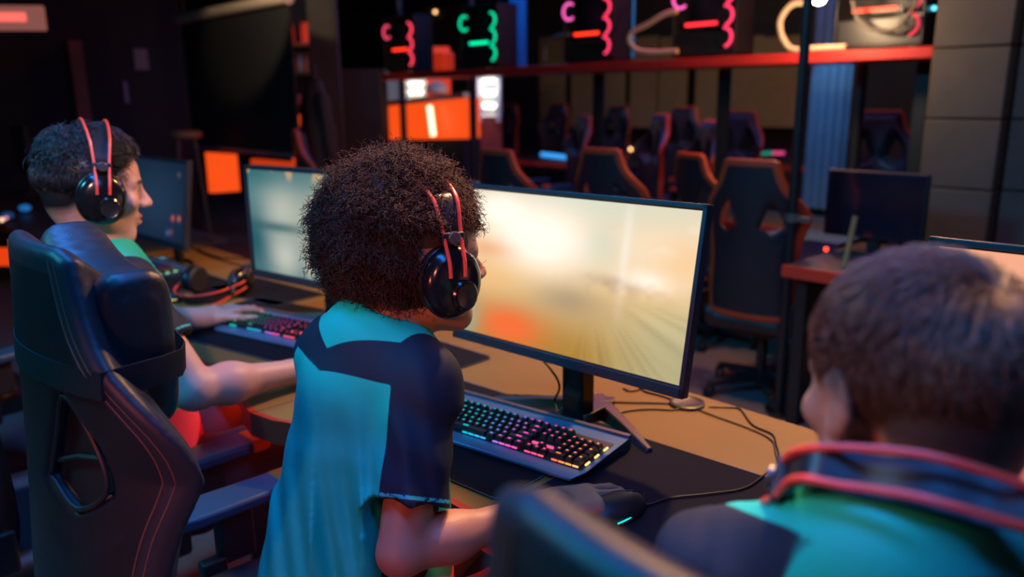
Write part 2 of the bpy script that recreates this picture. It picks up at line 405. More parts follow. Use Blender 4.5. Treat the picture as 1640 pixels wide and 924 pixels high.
def pic_center(u, v):
    c = mixc((.42, .23, .035), (.86, .58, .28), sm(0, .55, v)); c = mixc(c, (.95, .74, .50), sm(.4, .75, v)); c = mixc(c, (.72, .68, .50), sm(.75, 1, v)*.8)
    c = mixc(c, (.48, .46, .27), sm(.55, 1.0, u)*(1-sm(.25, .6, v))*.75)
    c = mixc(c, (.36, .27, .16), G(u, v, .52, .36, .16, .11)*.75)
    c = mixc(c, (.60, .62, .46), G(u, v, .62, .74, .10, .16)*.8); c = mixc(c, (.66, .72, .58), G(u, v, .55, 1.0, .25, .10)*.7)
    c = mixc(c, (.34, .20, .11), G(u, v, .70, .52, .13, .045)*.55)
    c = mixc(c, (1.15, 1.02, .86), min(1, G(u, v, .36, .72, .20, .20)*1.25+G(u, v, .14, .88, .12, .10)+G(u, v, .84, .56, .10, .06)*.8))
    c = mixc(c, (.95, .60, .30), G(u, v, .97, .70, .10, .14)*.8)
    c = mixc(c, (1.0, .88, .7), sm(.55, .75, vn(u*9, v*10, 3))*G(u, v, .87, .83, .12, .07)*.9)
    c = mixc(c, (.85, .34, .12), G(u, v, .10, .60, .13, .07)*.65); c = mixc(c, (.95, .52, .20), G(u, v, .10, .42, .2, .12)*.6)
    c = mixc(c, (.92, .16, .03), min(1, G(u, v, .26, .10, .16, .13)*1.1)); c = mixc(c, (.25, .45, .30), G(u, v, .02, .10, .07, .14))
    c = mixc(c, (1.0, .92, .8), G(u, v, .735, .72, .018, .28)*.55)
    d = math.hypot(u-.6, (v-.5)*.6)+1e-6; a = math.atan2((v-.5)*.6, u-.6)
    s = vn(a*26, d*3, 5)-.5; k = sm(.1, .3, d)*(1-sm(.3, .5, v))*sm(.5, .7, u)
    c = tuple(x*(1+.30*s*k) for x in c)
    n = vn(u*40, v*28, 8)-.5; c = tuple(x*(1+.25*n*G(u, v, .75, .5, .2, .07)) for x in c)
    return c
def pic_left(u, v):
    c = mixc((.07, .20, .22), (.10, .26, .27), v); n = vn(u*3, v*2.2, 1)
    c = mixc(c, (.55, .58, .50), G(u, v, .28, .62, .17, .26)*1.0); c = mixc(c, (.72, .66, .50), G(u, v, .62, .45, .22, .4)*.9)
    c = mixc(c, (.62, .64, .55), G(u, v, .28, .18, .13, .22)); c = mixc(c, (.03, .13, .15), G(u, v, .22, .46, .30, .05)*.85)
    c = mixc(c, (.02, .12, .15), G(u, v, .02, .3, .09, .25)); c = mixc(c, (.03, .16, .18), sm(.75, 1, v)*.7*n*1.4)
    c = mixc(c, (.8, .7, .55), G(u, v, .47, .15, .025, .2)*.8); c = mixc(c, (.9, .5, .2), sm(.6, .8, vn(u*14, v*12, 6))*sm(.88, .97, v)*.6)
    c = mixc(c, (.03, .14, .17), G(u, v, .9, .0, .4, .12)*.8)
    return tuple(.95*x for x in c)
def pic_right(u, v):
    c = mixc((.80, .16, .13), (.95, .40, .22), v); c = mixc(c, (1.15, .95, .62), G(u, v, .32, .62, .16, .16)*1.1)
    c = mixc(c, (.95, .22, .20), G(u, v, .15, .35, .3, .13)*.7); c = mixc(c, (.95, .45, .30), G(u, v, .1, .85, .2, .15)*.7)
    return c
def pic_dark(u, v):
    c = (.006, .012, .03); c = mixc(c, (.02, .05, .10), G(u, v, .5, .5, .5, .5)*.6)
    for a, b, col in ((.80, .30, (1, .16, .10)), (.90, .31, (1, .2, .12)), (.78, .12, (.3, .1, .12)), (.72, .10, (.1, .2, .6)), (.88, .85, (.12, .12, .10))):
        c = mixc(c, col, G(u, v, a, b, .018, .03)*.8)
    return c
def make_monitor(x, y, zb, yaw, tilt, fn, es, label, stand='vee', name='monitor', W_=.614, H_=.362):
    t = thing(name, label, 'monitor', (x, y, DESK_Z), yaw)
    R_ = Matrix.Translation((0, 0, zb-DESK_Z)) @ Matrix.Rotation(-tilt, 4, 'X')
    h = MB()
    poly = [(-W_/2, 0), (W_/2, 0), (W_/2, .016), (W_/2-.05, .03), (-W_/2+.05, .03), (-W_/2, .016)]
    h.prism(poly, 0, H_)
    h.box((0, .04, H_*.5), (.26, .03, .2))
    # raised frame round the glass
    b, bb = .0095, .020
    h.box((0, -.004, bb/2), (W_, .010, bb)).box((0, -.004, H_-b/2), (W_, .010, b)).box((-W_/2+b/2, -.004, H_/2), (b, .010, H_)).box((W_/2-b/2, -.004, H_/2), (b, .010, H_))
    o = h.build('housing', mat('monitor_plastic', (.03, .03, .034), .38), t, bevel=.0015); o.matrix_local = R_
    s = link_mesh('screen', screen_grid(W_-2*b-.006, H_-b-bb-.006, fn), t); s.matrix_local = R_ @ Matrix.Translation((0, -.0012, bb+.003))
    s.data.materials.append(color_attr_emit('picture_'+label[:18], es))
    if stand == 'vee':
        MB().prism([(-.028, .055), (.028, .055), (.034, .095), (-.034, .095)], .004, .30).build('stand_neck', gloss_black, t, bevel=.006)
        mb = MB()
        for sx in (-1, 1):
            a = Vector((0, .165, 0)); e = Vector((sx*.215, .035, 0)); d = (e-a).normalized(); n = Vector((-d.y, d.x, 0))
            vs = []
            for p, hw, hz in ((a-d*.03, .030, .026), (e*.5+a*.5, .020, .021), (e, .010, .012)):
                for q, z in ((-1, 0), (1, 0), (1, 1), (-1, 1)): vs.append(p+n*(q*hw*(.55 if z else 1))+Vector((0, 0, .0012+z*hz)))
            fs = [(4*i+k, 4*i+(k+1) % 4, 4*i+4+(k+1) % 4, 4*i+4+k) for i in range(2) for k in range(4)]+[(3, 2, 1, 0), (8, 9, 10, 11)]
            mb.add(vs, fs)
        mb.box((0, .11, .014), (.075, .10, .024))
        mb.build('stand_base', mat('stand_metal', (.03, .026, .024), .35), t, bevel=.003)
    else:
        MB().tube(spline([(0, .10, .003), (0, .09, .12), (0, .055, .26)], 6), .02, 12).build('stand_neck', gloss_black, t)
        a = spline([(-.22, -.02, .008), (-.12, .10, .008), (0, .14, .008), (.12, .10, .008), (.22, -.02, .008)], 6)
        MB().tube(a, .0075, 8).build('stand_base', mat('silver_metal', (.3, .31, .33), .3, metal=1), t)
    return t
make_monitor(-1.096, 1.157, .902, .075, .18, pic_center, 1.02, 'bright monitor in the middle of the photo showing a blurred sunlit racing scene')
make_monitor(-2.15, 1.19, .887, .17, .0, pic_left, .9, 'monitor showing a pale teal blurred game, left of the curly hair')
make_monitor(-.095, 1.165, .893, .03, .14, pic_right, 1.0, 'monitor with a pink and orange picture, cut by the right edge')
make_monitor(-3.50, 1.19, .86, .04, .14, pic_dark, 1.0, 'dark monitor just in front of the face of the boy in profile', stand='arc')

# ================================================================== KEYBOARDS
def ramp(stops, t):
    for (a, c), (b, d) in zip(stops, stops[1:]):
        if t <= b: return mixc(c, d, (t-a)/(b-a))
    return stops[-1][1]
RAIN_C = [(0, (.75, .8, .25)), (.05, (.15, .75, .45)), (.12, (.0, .62, .46)), (.32, (.0, .50, .58)), (.45, (.06, .34, .75)), (.52, (.35, .18, .7)), (.60, (.95, .08, .45)), (.74, (1, .08, .22)), (.86, (1, .16, .08)), (.95, (1, .38, .08)), (1, (1, .6, .18))]
RAIN_L = [(0, (1, .35, .05)), (.06, (.3, .8, .15)), (.2, (.05, .65, .4)), (.36, (.2, .3, .5)), (.46, (.75, .08, .5)), (.6, (.95, .06, .3)), (.75, (1, .08, .06)), (.9, (1, .35, .05)), (1, (.5, .9, .2))]
KEYCAP = mat('black_keycap', (.010, .010, .012), .45)
KEYMESH = {}
def key_mesh(wu, hu, colr, es):
    k = (wu, hu, colr, es)
    if k in KEYMESH: return KEYMESH[k]
    U = .0183; w_, h_ = wu*U-.0022, hu*U-.0022; tw, th = w_-.005, h_-.005; mb = MB()
    vs = [(x*w_/2, y*h_/2, .0) for x, y in ((-1,-1),(1,-1),(1,1),(-1,1))]+[(x*tw/2, y*th/2+.001, .0095) for x, y in ((-1,-1),(1,-1),(1,1),(-1,1))]
    mb.add(vs, [(0,1,5,4),(1,2,6,5),(2,3,7,6),(3,0,4,7),(4,5,6,7)])
    mb.cur = 1
    gw = .0048 if wu < 1.2 else min(.014, .005*wu); gh = .0042
    mb.add([(x*gw/2-(0 if wu > 1.3 else .001), y*gh/2+.0025, .0098) for x, y in ((-1,-1),(1,-1),(1,1),(-1,1))], [(0,1,2,3)])
    me = bpy.data.meshes.new('key'); me.from_pydata(mb.v, [], mb.f); me.materials.append(KEYCAP); me.materials.append(glow('key_glow_%.2f_%.2f_%.2f_%.1f' % (*colr, es), colr, es))
    me.polygons.foreach_set('material_index', mb.m); KEYMESH[k] = me; return me
def key_layout():
    K = []
    def row(y, ws, x=0):
        for a in ws: K.append((x+a/2, y, a, 1)); x += a
    K.append((.5, 5.25, 1, 1))
    for x in (2, 3, 4, 5, 6.5, 7.5, 8.5, 9.5, 11, 12, 13, 14): K.append((x+.5, 5.25, 1, 1))
    for x in (15.25, 16.25, 17.25): K.append((x+.5, 5.25, 1, 1))
    row(4, [1]*13+[2]); row(3, [1.5]+[1]*12+[1.5]); row(2, [1.75]+[1]*11+[2.25]); row(1, [2.25]+[1]*10+[2.75]); row(0, [1.25]*3+[6.25]+[1.25]*4)
    for y in (4, 3):
        for x in (15.25, 16.25, 17.25): K.append((x+.5, y, 1, 1))
    K.append((16.75, 1, 1, 1))
    for x in (15.25, 16.25, 17.25): K.append((x+.5, 0, 1, 1))
    for x in range(4): K.append((18.5+x+.5, 4, 1, 1))
    for y in (3, 2, 1):
        for x in range(3): K.append((18.5+x+.5, y, 1, 1))
    K.append((22, 2.5, 1, 2)); K.append((22, .5, 1, 2)); K.append((19.5, 0, 2, 1)); K.append((21, 0, 1, 1))
    return K
def make_keyboard(x, y, yaw, label, rain, es, blue_case=True, keys=True):
    t = thing('keyboard', label, 'keyboard', (x, y, DESK_Z+.004), yaw)
    W_, D_ = .442, .190; mb = MB()
    # tilted wedge case with clipped front corners, low front lip
    prof = [(-.099, .004), (-.099, .010), (-.074, .0185), (.09, .027), (.097, .030), (.099, .026), (.099, .0)]
    vs = []
    for sx in (-1, 1):
        for yy, zz in prof: vs.append((sx*(W_/2-(.020 if yy < -.08 else 0)), yy, zz))
    n = len(prof)
    mb.add(vs, [tuple(range(n)), tuple(range(2*n-1, n-1, -1))]+[(i, n+i, n+(i+1) % n, (i+1) % n) for i in range(n)])
    mb.build('case', mat('keyboard_metal', (.13, .23, .36), .38, metal=.5), t, bevel=.0012)
    MB().box((0, .0935, .0305), (W_, .010, .004), Matrix.Rotation(.05, 3, 'X')).build('rear_rail', mat('brown_rail', (.10, .07, .06), .4), t)
    sl = math.atan2(.0085, .164)
    L = Matrix.Translation((-.2085, -.060, .0205)) @ Matrix.Rotation(sl, 4, 'X')
    p = MB().box((.206, .0485, -.001), (.422, .124, .002)).build('key_plate', mat('key_plate_dark', (.015, .015, .018), .4), t); p.matrix_local = L
    if keys:
        U = .0183
        for kx, ky, kw, kh in key_layout():
            q = round(min(1, kx/22.5)*24)/24; c = tuple(round(a, 2) for a in ramp(rain, q))
            o = link_mesh('key', key_mesh(kw, kh, c, es), t); o.matrix_local = L @ Matrix.Translation((kx*U, ky*U, .0022))
    # under-key light along the front and the right side, one strip per colour step
    for i in range(26):
        u0, u1 = i/26, (i+1)/26
        if u0 < .28 and i not in (3, 4): continue
        if i in (12, 17, 21): continue
        c = ramp(rain, u0+.02)
        s = MB().box((.412*(u0+u1)/2, -.0125, .0035), (.412/26*.80, .0022, .0026)).build('light_strip', glow('strip_%d_%s' % (i, label[:6]), c, es*1.1), t); s.matrix_local = L
    for j in range(3):
        s = MB().box((.4185, .008+j*.034, .004), (.003, .015, .003)).build('light_strip', glow('strip_side_%s' % label[:6], rain[-1][1], es*1.4), t); s.matrix_local = L
    s = MB().box((.303, .0275, .003), (.050, .004, .004)).build('light_strip', glow('strip_mid_%s' % label[:6], ramp(rain, .72), es*1.1), t); s.matrix_local = L
    return t
make_keyboard(-1.1207, 1.0587, .173, 'rainbow-lit keyboard right of the curly-haired boy, below the bright middle monitor', RAIN_C, 1.25)
make_keyboard(-2.179, 1.092, .255, 'rainbow-lit keyboard under the hand of the boy in profile', RAIN_L, 1.1)
make_keyboard(-3.42, 1.12, .12, 'blue-lit keyboard on the farthest desk, behind the black pillow', [(0, (.05, .2, .9)), (.55, (.1, .25, .9)), (.75, (.3, .15, .7)), (.88, (1, .1, .15)), (1, (.4, .95, .5))], .9)

# ================================================================== MATS, MICE, CABLES
cloth_black = mat('black_mat_cloth', (.010, .010, .014), .85, bump=(700, .2), spec=.12)
def make_mat(x, y, yaw, w_, d_, label, zoff=.0):
    poly = []
    for cx, cy, a0 in ((w_/2, d_/2, 0), (-w_/2, d_/2, 90), (-w_/2, -d_/2, 180), (w_/2, -d_/2, 270)):
        for k in range(5):
            a = math.radians(a0+k*22.5); poly.append((cx-math.copysign(.02, cx)+.02*math.cos(a), cy-math.copysign(.02, cy)+.02*math.sin(a)))
    t = thing('mouse_mat', label, 'mouse mat', (x, y, DESK_Z), yaw)
    MB().prism(poly, .0006+zoff, .004+zoff).build('mat_surface', cloth_black, t)
    MB().tube([(a, b, .0034+zoff) for a, b in poly], .0012, 6, closed=True).build('stitched_edge', mat('mat_edge', (.05, .09, .14), .5), t)
    return t
make_mat(-.700, 1.075, .085, .50, .40, 'black mouse mat under the hand and mouse, beside the bright keyboard')
make_mat(-1.27, 1.03, .10, .60, .40, 'black mat lying under the bright rainbow keyboard')
make_mat(-1.76, 1.27, .05, .42, .22, 'dark mat at the left lower corner of the bright monitor')
make_mat(-2.30, 1.10, .22, .66, .46, 'dark mat under the keyboard of the boy in profile')
make_mat(-2.75, 1.31, .10, .46, .22, 'navy mat below the teal monitor, beside the spare headset')
make_mat(-3.2, 1.08, .05, .70, .40, 'mat under the blue-lit keyboard on the farthest desk')
def make_mouse(x, y, yaw, label, z=DESK_Z+.004, lights=(0, .75, .6)):
    t = thing('computer_mouse', label, 'computer mouse', (x, y, z), yaw)
    f = Field((-.05, -.08, -.01), (.05, .08, .06), .002)
    f.ell((0, -.012, .006), (.033, .052, .034), k=0); f.ell((0, .02, .004), (.030, .045, .026), k=.02); f.cut((0, 0, .001), (0, 0, -1))
    f.box((0, .05, .03), (.0012, .03, .012), rnd=.0005, mode='s')
    me = fast_mesh('shell', *f.mesh()); me.materials.append(matte_black); link_mesh('shell', me, t)
    MB().lathe([(.001, -.003), (.0095, -.003), (.0095, .003), (.001, .003)], 16, Matrix.Translation((0, .036, .0235)) @ Matrix.Rotation(pi/2, 4, 'Y')).build('scroll_wheel', mat('rubber', (.02, .02, .02), .7), t)
    for sx in (-1, 1):
        MB().tube(spline([(sx*.0335, -.035, .010), (sx*.0345, -.015, .010), (sx*.032, .012, .009)], 5), .0013, 6).build('light_strip', glow('mouse_glow_%.1f_%.1f' % (lights[0], lights[1]), lights, 1.6), t)
    return t
make_mouse(-.775, .972, -.05, 'black mouse under the hand of the curly-haired boy')
make_mouse(-1.735, 1.035, -.05, 'black mouse beyond the teal jersey, by the right hand of the profile boy')
make_mouse(-2.84, 1.02, -.3, 'mouse with a green and orange light strip next to the black pillow', lights=(1, .6, .15))
cable_m = mat('black_cable', (.012, .012, .014), .45)
def cable(label, pts, r=.0022, name='cable', group=None):
    P = spline(pts, 8); o = MB().tube(P, r, 7).build(name, cable_m); return tag(o, label, 'cable', group)
def D(x, y, z=.0026): return at_z(x, y, DESK_Z+z)
cable('thin mouse cable curving over the black mat to the desk grommet', [(-.772, 1.045, .768), D(1035, 808, .007), D(1075, 797, .007), D(1130, 791, .007), D(1190, 782, .007), D(1222, 762, .007), D(1247, 740), D(1243, 712), D(1236, 695), D(1205, 680), D(1185, 655), D(1165, 652), D(1135, 651)], .0019, 'mouse_cable')
cable('second thin cable running from grommet to right end of the near mat', [D(1118, 656), D(1150, 668), D(1200, 686), D(1235, 704), D(1242, 725), D(1247, 745), D(1235, 757)], .0017)
cable('black cable hanging in an arc from the bright monitor to the keyboard', [(-1.235, 1.20, .92), D(893, 608, .10), D(889, 640, .03), D(888, 662, .004), D(845, 636), D(800, 632)], .0027, 'monitor_cable')
cable('dark cable lying straight behind the monitor foot towards the grommet', [D(800, 633), D(870, 634), D(935, 642), D(990, 644), D(1040, 645), D(1085, 646)], .002)
cable('dark cable bowed on the desk between monitor foot and grommet', [D(968, 668), D(1005, 658), D(1040, 655), D(1080, 656), D(1096, 650)], .002)
cable('cable curling under the right part of the bright monitor', [D(998, 622), D(1010, 626), D(1025, 622), D(1020, 610), D(1030, 625), D(1060, 634), D(1088, 644)], .002)
cable('tangled cable on the desk below the teal monitor', [D(300, 392), D(330, 408), D(360, 418), D(395, 428), D(410, 432)], .003, group='cables at the teal monitor')
cable('cable rising to a knot behind the dark monitor', [D(325, 378), D(342, 390), D(318, 398), D(350, 412), D(400, 415), D(412, 426)], .003, group='cables at the teal monitor')
# ================================================================== GAMING CHAIRS
leather = mat('black_leather', (.013, .013, .015), .42, bump=(420, .12, 1), spec=.6)
leather_side = mat('black_carbon_leather', (.018, .018, .020), .33, bump=(900, .4, 1), spec=.7)
orange_side = mat('orange_leather', (.62, .085, .02), .45, bump=(300, .2))
stitch_m = mat('orange_stitching', (.26, .07, .04), .6)
arm_top = mat('armrest_pad', (.018, .06, .11), .40)
BACK_H = .80
def back_halfwidth(z):
    xs = [0, .06, .16, .30, .42, .50, .56, .62, .68, .74, .79, .80]; ws = [.205, .225, .232, .225, .245, .272, .268, .225, .175, .155, .140, .11]
    return np.interp(z, xs, ws)
def back_poly():
    zs = np.concatenate([np.linspace(0, .76, 48), [.775, .788, .797, .80]]); r = [(float(back_halfwidth(z)), float(z)) for z in zs]
    sm_ = []
    for i, (x, z) in enumerate(r):
        a = r[max(0, i-2)][0]; b = r[min(len(r)-1, i+2)][0]; sm_.append(((a+2*x+b)/4 if 2 < i < 47 else x, z))
    return sm_+[(-x, z) for x, z in reversed(sm_)]
HOLE = [(.062, .475), (.085, .545), (.105, .60), (.155, .535), (.165, .475), (.115, .44)]
BP = back_poly()
def back_curve(z): return np.interp(z, [0, .2, .5, .65, .8], [1.1, 1.5, 1.85, 1.05, 1.0])
def backrest_mesh(h=.006):
    f = Field((-.31, -.06, -.03), (.31, .20, .84), h)
    def fn(x, y, z):
        d2 = poly_sdf(x[:, 0, :], z[:, 0, :], BP)[:, None, :]
        for sx in (-1, 1): d2 = np.maximum(d2, -(poly_sdf(x[:, 0, :]*sx, z[:, 0, :], HOLE)[:, None, :]-.004))
        edge = np.clip(-d2/.075, 0, 1); edge = edge*edge*(3-2*edge)
        bol = .060*edge+.030*np.sin(edge*pi)*np.clip(1.15-z/.75, .25, 1)
        curve = back_curve(z)*x*x                                      # wings wrap forward
        yf = .0+bol+curve*(.92-.30*edge); yb = -.030+curve*(1-.35*np.clip(edge-.75, 0, 1))
        dy = np.maximum(y-yf, yb-y); q0 = d2+.014; q1 = dy*.75+.014
        return np.minimum(np.maximum(q0, q1), 0)+np.sqrt(np.maximum(q0, 0)**2+np.maximum(q1, 0)**2)-.014
    f.op(fn, (-.31, -.06, -.03), (.31, .20, .84)); V, F = f.mesh()
    me = fast_mesh('backrest', V, F)
    d = -poly_sdf(V[:, 0], V[:, 2], BP); c = back_curve(V[:, 2])*V[:, 0]**2
    set_attr(me, 'side', np.where(V[:, 1]-c > -.012, .016, .034)-d)
    return me
BACK_ME = backrest_mesh(); 
m_dark = attr_mat('backrest_black', (.013, .013, .015), [('side', (.026, .026, .030), .0015)], .42, bump=(520, .10, 1), spec=.36)
m_oran = attr_mat('backrest_orange_sides', (.020, .020, .026), [('side', (.60, .075, .02), .0015)], .45, bump=(260, .3, 1))
BACK_BLACK = BACK_ME; BACK_BLACK.materials.append(m_dark); BACK_ORANGE = BACK_ME.copy(); BACK_ORANGE.materials.clear(); BACK_ORANGE.materials.append(m_oran)
def seat_mesh():
    f = Field((-.3, -.3, -.08), (.3, .32, .12), .008)
    f.box((0, 0, 0), (.235, .255, .05), rnd=.045, k=.0)
    for sx in (-1, 1): f.cap((sx*.215, -.22, .035), (sx*.225, .20, .030), .042, .036, k=.03)
    f.cap((-.2, .235, .0), (.2, .235, .0), .045, k=.03)
    V, F = f.mesh(); me = fast_mesh('seat', V, F); me.materials.append(leather); return me
SEAT_ME = seat_mesh()
def pillow_mesh():
    f = Field((-.22, -.12, -.18), (.22, .12, .18), .006)
    def fn(x, y, z):
        a = np.abs(x)/.150; hz = .094+.036*np.clip(a, 0, 1)**2.6
        q = (np.abs(x)/.160)**9+(np.abs(z)/hz)**6
        th = .050*np.clip(1.0-q, 0, 1)**.36+.004
        return np.maximum((np.abs(y)-th)*.6, (q-1)*.04)
    f.op(fn, (-.2, -.1, -.15), (.2, .1, .15)); V, F = f.mesh(); me = fast_mesh('neck_pillow', V, F)
    return me
PILLOW_ME = pillow_mesh()
for _p in (PILLOW_ME,): _p.materials.append(mat('pillow_leather', (.014, .014, .017), .45, bump=(420, .10, 1), spec=.65))
def wheel_base(t):
    mb = MB(); mb.lathe([(.028, .075), (.028, .30), (.02, .30), (.02, .40)], 16).build('gas_lift', black_metal, t)
    for k in range(5):
        a = 2*pi*k/5+.3; d = Vector((math.cos(a), math.sin(a), 0)); n = Vector((-d.y, d.x, 0)); vs = []
        for r, hw, z0, z1 in ((.02, .032, .07, .125), (.17, .022, .065, .105), (.30, .016, .062, .085)):
            for q, z in ((-1, z0), (1, z0), (1, z1), (-1, z1)): vs.append(d*r+n*(hw*q)+Vector((0, 0, z)))
        fs = [(4*i+j, 4*i+(j+1) % 4, 4*i+4+(j+1) % 4, 4*i+4+j) for i in range(2) for j in range(4)]+[(3, 2, 1, 0), (8, 9, 10, 11)]
        MB().add(vs, fs).build('base_spoke', black_metal, t, bevel=.004)
        c = d*.295; M = Matrix.Translation(c+Vector((0, 0, .031))) @ Matrix.Rotation(a+.8, 4, 'Z') @ Matrix.Rotation(pi/2, 4, 'Y')
        w_ = MB()
        for s in (-1, 1): w_.lathe([(.006, s*.016-.008), (.026, s*.016-.008), (.030, s*.016-.003), (.030, s*.016+.003), (.026, s*.016+.008), (.006, s*.016+.008)], 18, M)
        w_.box(c+Vector((0, 0, .052)), (.022, .022, .03)).build('caster', matte_black, t)
def make_chair(loc, yaw, label, recline=.05, orange=False, pillow=False, name='gaming_chair', arm_z=.62, arm_y=.09, seat_z=.47, group=None, detail=True, scale=1.0):
    t = thing(name, label, 'gaming chair', loc, yaw, group); t.scale = (scale,)*3
    B = Matrix.Translation((0, -.235, seat_z-.01)) @ Matrix.Rotation(recline, 4, 'X')
    b = link_mesh('backrest', BACK_ORANGE if orange else BACK_BLACK, t); b.matrix_local = B
    s = link_mesh('seat', SEAT_ME, t, (0, .02, seat_z-.045))
    if detail:
        # stitch lines round the rim on the back and side faces
        for off, yy in ((.034, -.0305), (.022, -.0295)):
            for sx in (-1, 1):
                pts = []
                for z in np.linspace(.03, .785, 46):
                    x = max(.02, float(np.interp(z, [p[1] for p in BP[:52]], [p[0] for p in BP[:52]]))-off)
                    pts.append((sx*x, yy+float(back_curve(z))*x*x, float(z)))
                o = MB().tube(pts, .0010, 5).build('stitching', stitch_m, t); o.matrix_local = B
    # trim inside the two harness openings
    for sx in (-1, 1):
        pts = [(sx*x, -.026+1.75*x*x, z) for x, z in HOLE]; o = MB().tube(spline(pts+pts[:1], 5)[:-1], .0040, 8, closed=True).build('opening_trim', matte_black, t); o.matrix_local = B
        if pillow:
            pn = MB().add([(sx*x, -.014+1.7*x*x, z) for x, z in HOLE]+[(sx*x, -.006+1.7*x*x, z) for x, z in HOLE], [tuple(range(6)), tuple(range(11, 5, -1))]).build('opening_dark_fill', matte_black, t); pn.matrix_local = B  # added dark sheet that keeps the opening black
            cb = MB().tube([(sx*.075, -.011, .500), (sx*.115, .003, .515), (sx*.155, .022, .520)], .004, 6).build('opening_bar', matte_black, t); cb.matrix_local = B
        br = MB().box((sx*.245, -.22, seat_z+.02), (.016, .11, .16)).build('hinge_cover', matte_black, t, bevel=.006)
    for sx in (-1, 1):
        P = MB().prism([(-.045, -.13), (.045, -.13), (.05, -.08), (.045, .11), (.022, .135), (-.022, .135), (-.045, .11), (-.05, -.08)], -.014, .014)
        a = P.build('armrest', arm_top, t, bevel=.008, loc=(sx*.295, .03+arm_y, arm_z))
        MB().box((sx*.295, .03+arm_y, arm_z-.07), (.045, .075, .12)).box((sx*.285, .03+arm_y*.6, arm_z-.17), (.03, .055, .12)).box((sx*.235, .03+arm_y*.6, arm_z-.225), (.13, .05, .018)).build('armrest_post', matte_black, t, bevel=.006)
        if orange or detail:
            MB().box((0, 0, 0), (.094, .05, .031)).build('armrest_tip', mat('orange_plastic', (.95, .10, .02), .45), a, bevel=.01, loc=(0, .125, .0))
    MB().box((0, .0, seat_z-.115), (.20, .26, .03)).build('tilt_plate', black_metal, t, bevel=.004)
    wheel_base(t)
    if pillow:
        p = link_mesh('neck_pillow', PILLOW_ME, t); p.matrix_local = B @ Matrix.Translation((.0, .080, .672)) @ Matrix.Rotation(.13, 4, 'Y') @ Matrix.Rotation(.10, 4, 'X')
        # strap round headrest and pillow
        cv = float(back_curve(.63)); pts = [(x, -.033+cv*x*x, 0, 0) for x in np.linspace(-.198, .198, 15)]
        pts += [(.196, .05, .004, .0), (.184, .095, .006, .0), (.170, .125, .008, .0)]+[(x, .135+.022*(1-(x/.16)**2), .012, .0) for x in np.linspace(.15, -.15, 9)]+[(-.170, .125, .008, 0), (-.184, .095, .006, 0), (-.196, .05, .004, 0)]
        V = []; F = []
        for (x, y, z, _q) in pts:
            for dx, dz in ((1, -.019), (1, .019), (.985, .019), (.985, -.019)): V.append((x*dx, (y-.08)*dx+.08, .632+dz+z))
        n = len(pts)
        for i in range(n):
            j = (i+1) % n
            for k in range(4): F.append((4*i+k, 4*j+k, 4*j+(k+1) % 4, 4*i+(k+1) % 4))
        o = MB().add(V, F).build('pillow_strap', mat('strap_elastic', (.010, .010, .012), .75, spec=.25), t); o.matrix_local = B
    return t
make_chair((-1.242, .446, 0), -.005, 'big black gaming chair in the left foreground with a strapped neck pillow', pillow=True, recline=-.075, seat_z=.48, arm_y=.14)
make_chair((-2.08, .43, 0), .02, 'black gaming chair of the boy in profile, mostly hidden by the bigger chair', arm_y=.20)
make_chair((-.16, .545, 0), 0, 'blurred black chair back close to the lens at the bottom, behind the right boy', seat_z=.462, recline=.05, arm_y=.14)
make_chair((-3.3, .30, 0), .2, 'empty black chair at the far left with blue-lit armrests')
# far chairs of the second row, backs towards us
for px, py, Y, yw, lab in ((1203, 262, 3.22, .10, 'far gaming chair with orange edge right of the bright monitor, standing clear'),
                           (1105, 250, 3.85, -.35, 'dark far chair just left of the clear-standing one, partly behind the monitor corner'),
                           (962, 243, 3.35, .05, 'far gaming chair with orange edge above the middle of the bright monitor'),
                           (795, 244, 3.10, .0, 'far gaming chair with orange edge beside the curly hair, above the monitor corner')):
    p = at_y(px, py, Y); top = p[2]; s_ = top/1.235; c, s2 = math.cos(yw), math.sin(yw); off = -.235-.04
    make_chair((p[0]+off*s2*s_, Y-off*c*s_, 0), yw, lab, recline=.05, orange=True, group='second row chairs', detail=False, scale=s_)
# chairs of the rows beyond: some seen from behind, some facing us
for i, (px, py, Y, yw, lab) in enumerate(((1062, 186, 5.6, 2.6, 'distant chair with blue-lit top, left one of a pair under the yellow panels'),
                           (1142, 197, 5.2, 2.6, 'distant chair with blue-lit top, right one of a pair under the yellow panels'),
                           (938, 188, 6.0, 2.7, 'distant chair with orange left edge right of the blue light bar'),
                           (992, 172, 7.75, 3.1, 'distant chair with pinkish top under the yellow panels, left of the blue pair'),
                           (896, 168, 7.9, 3.1, 'distant dark chair above the blue light bar'),
                           (818, 170, 7.8, 3.1, 'distant dark chair right of the bright fridge'),
                           (1098, 174, 7.0, 3.1, 'distant dark chair between the two blue-topped ones'),
                           (1188, 181, 6.4, 3.2, 'distant chair with pinkish edge left of the black pole'),
                           (1414, 181, 6.3, 3.3, 'distant chair with violet-lit edge beside the grey block wall'))):
    p = at_y(px, py, Y); s_ = max(.85, min(1.15, p[2]/1.235)); c, s2 = math.cos(yw), math.sin(yw); off = -.235-.04
    make_chair((p[0]+off*s2*s_, Y-off*c*s_, 0), yw, lab, recline=.05, orange=True, detail=False, scale=s_, group='chairs of the far rows')
p = at_d(540, 222, 5.5); make_chair((p[0], p[1], 0), -.5, 'distant chair with an orange wing between dark coat and curly hair', recline=.05, orange=True, detail=False, scale=1.0, group='chairs of the far rows')
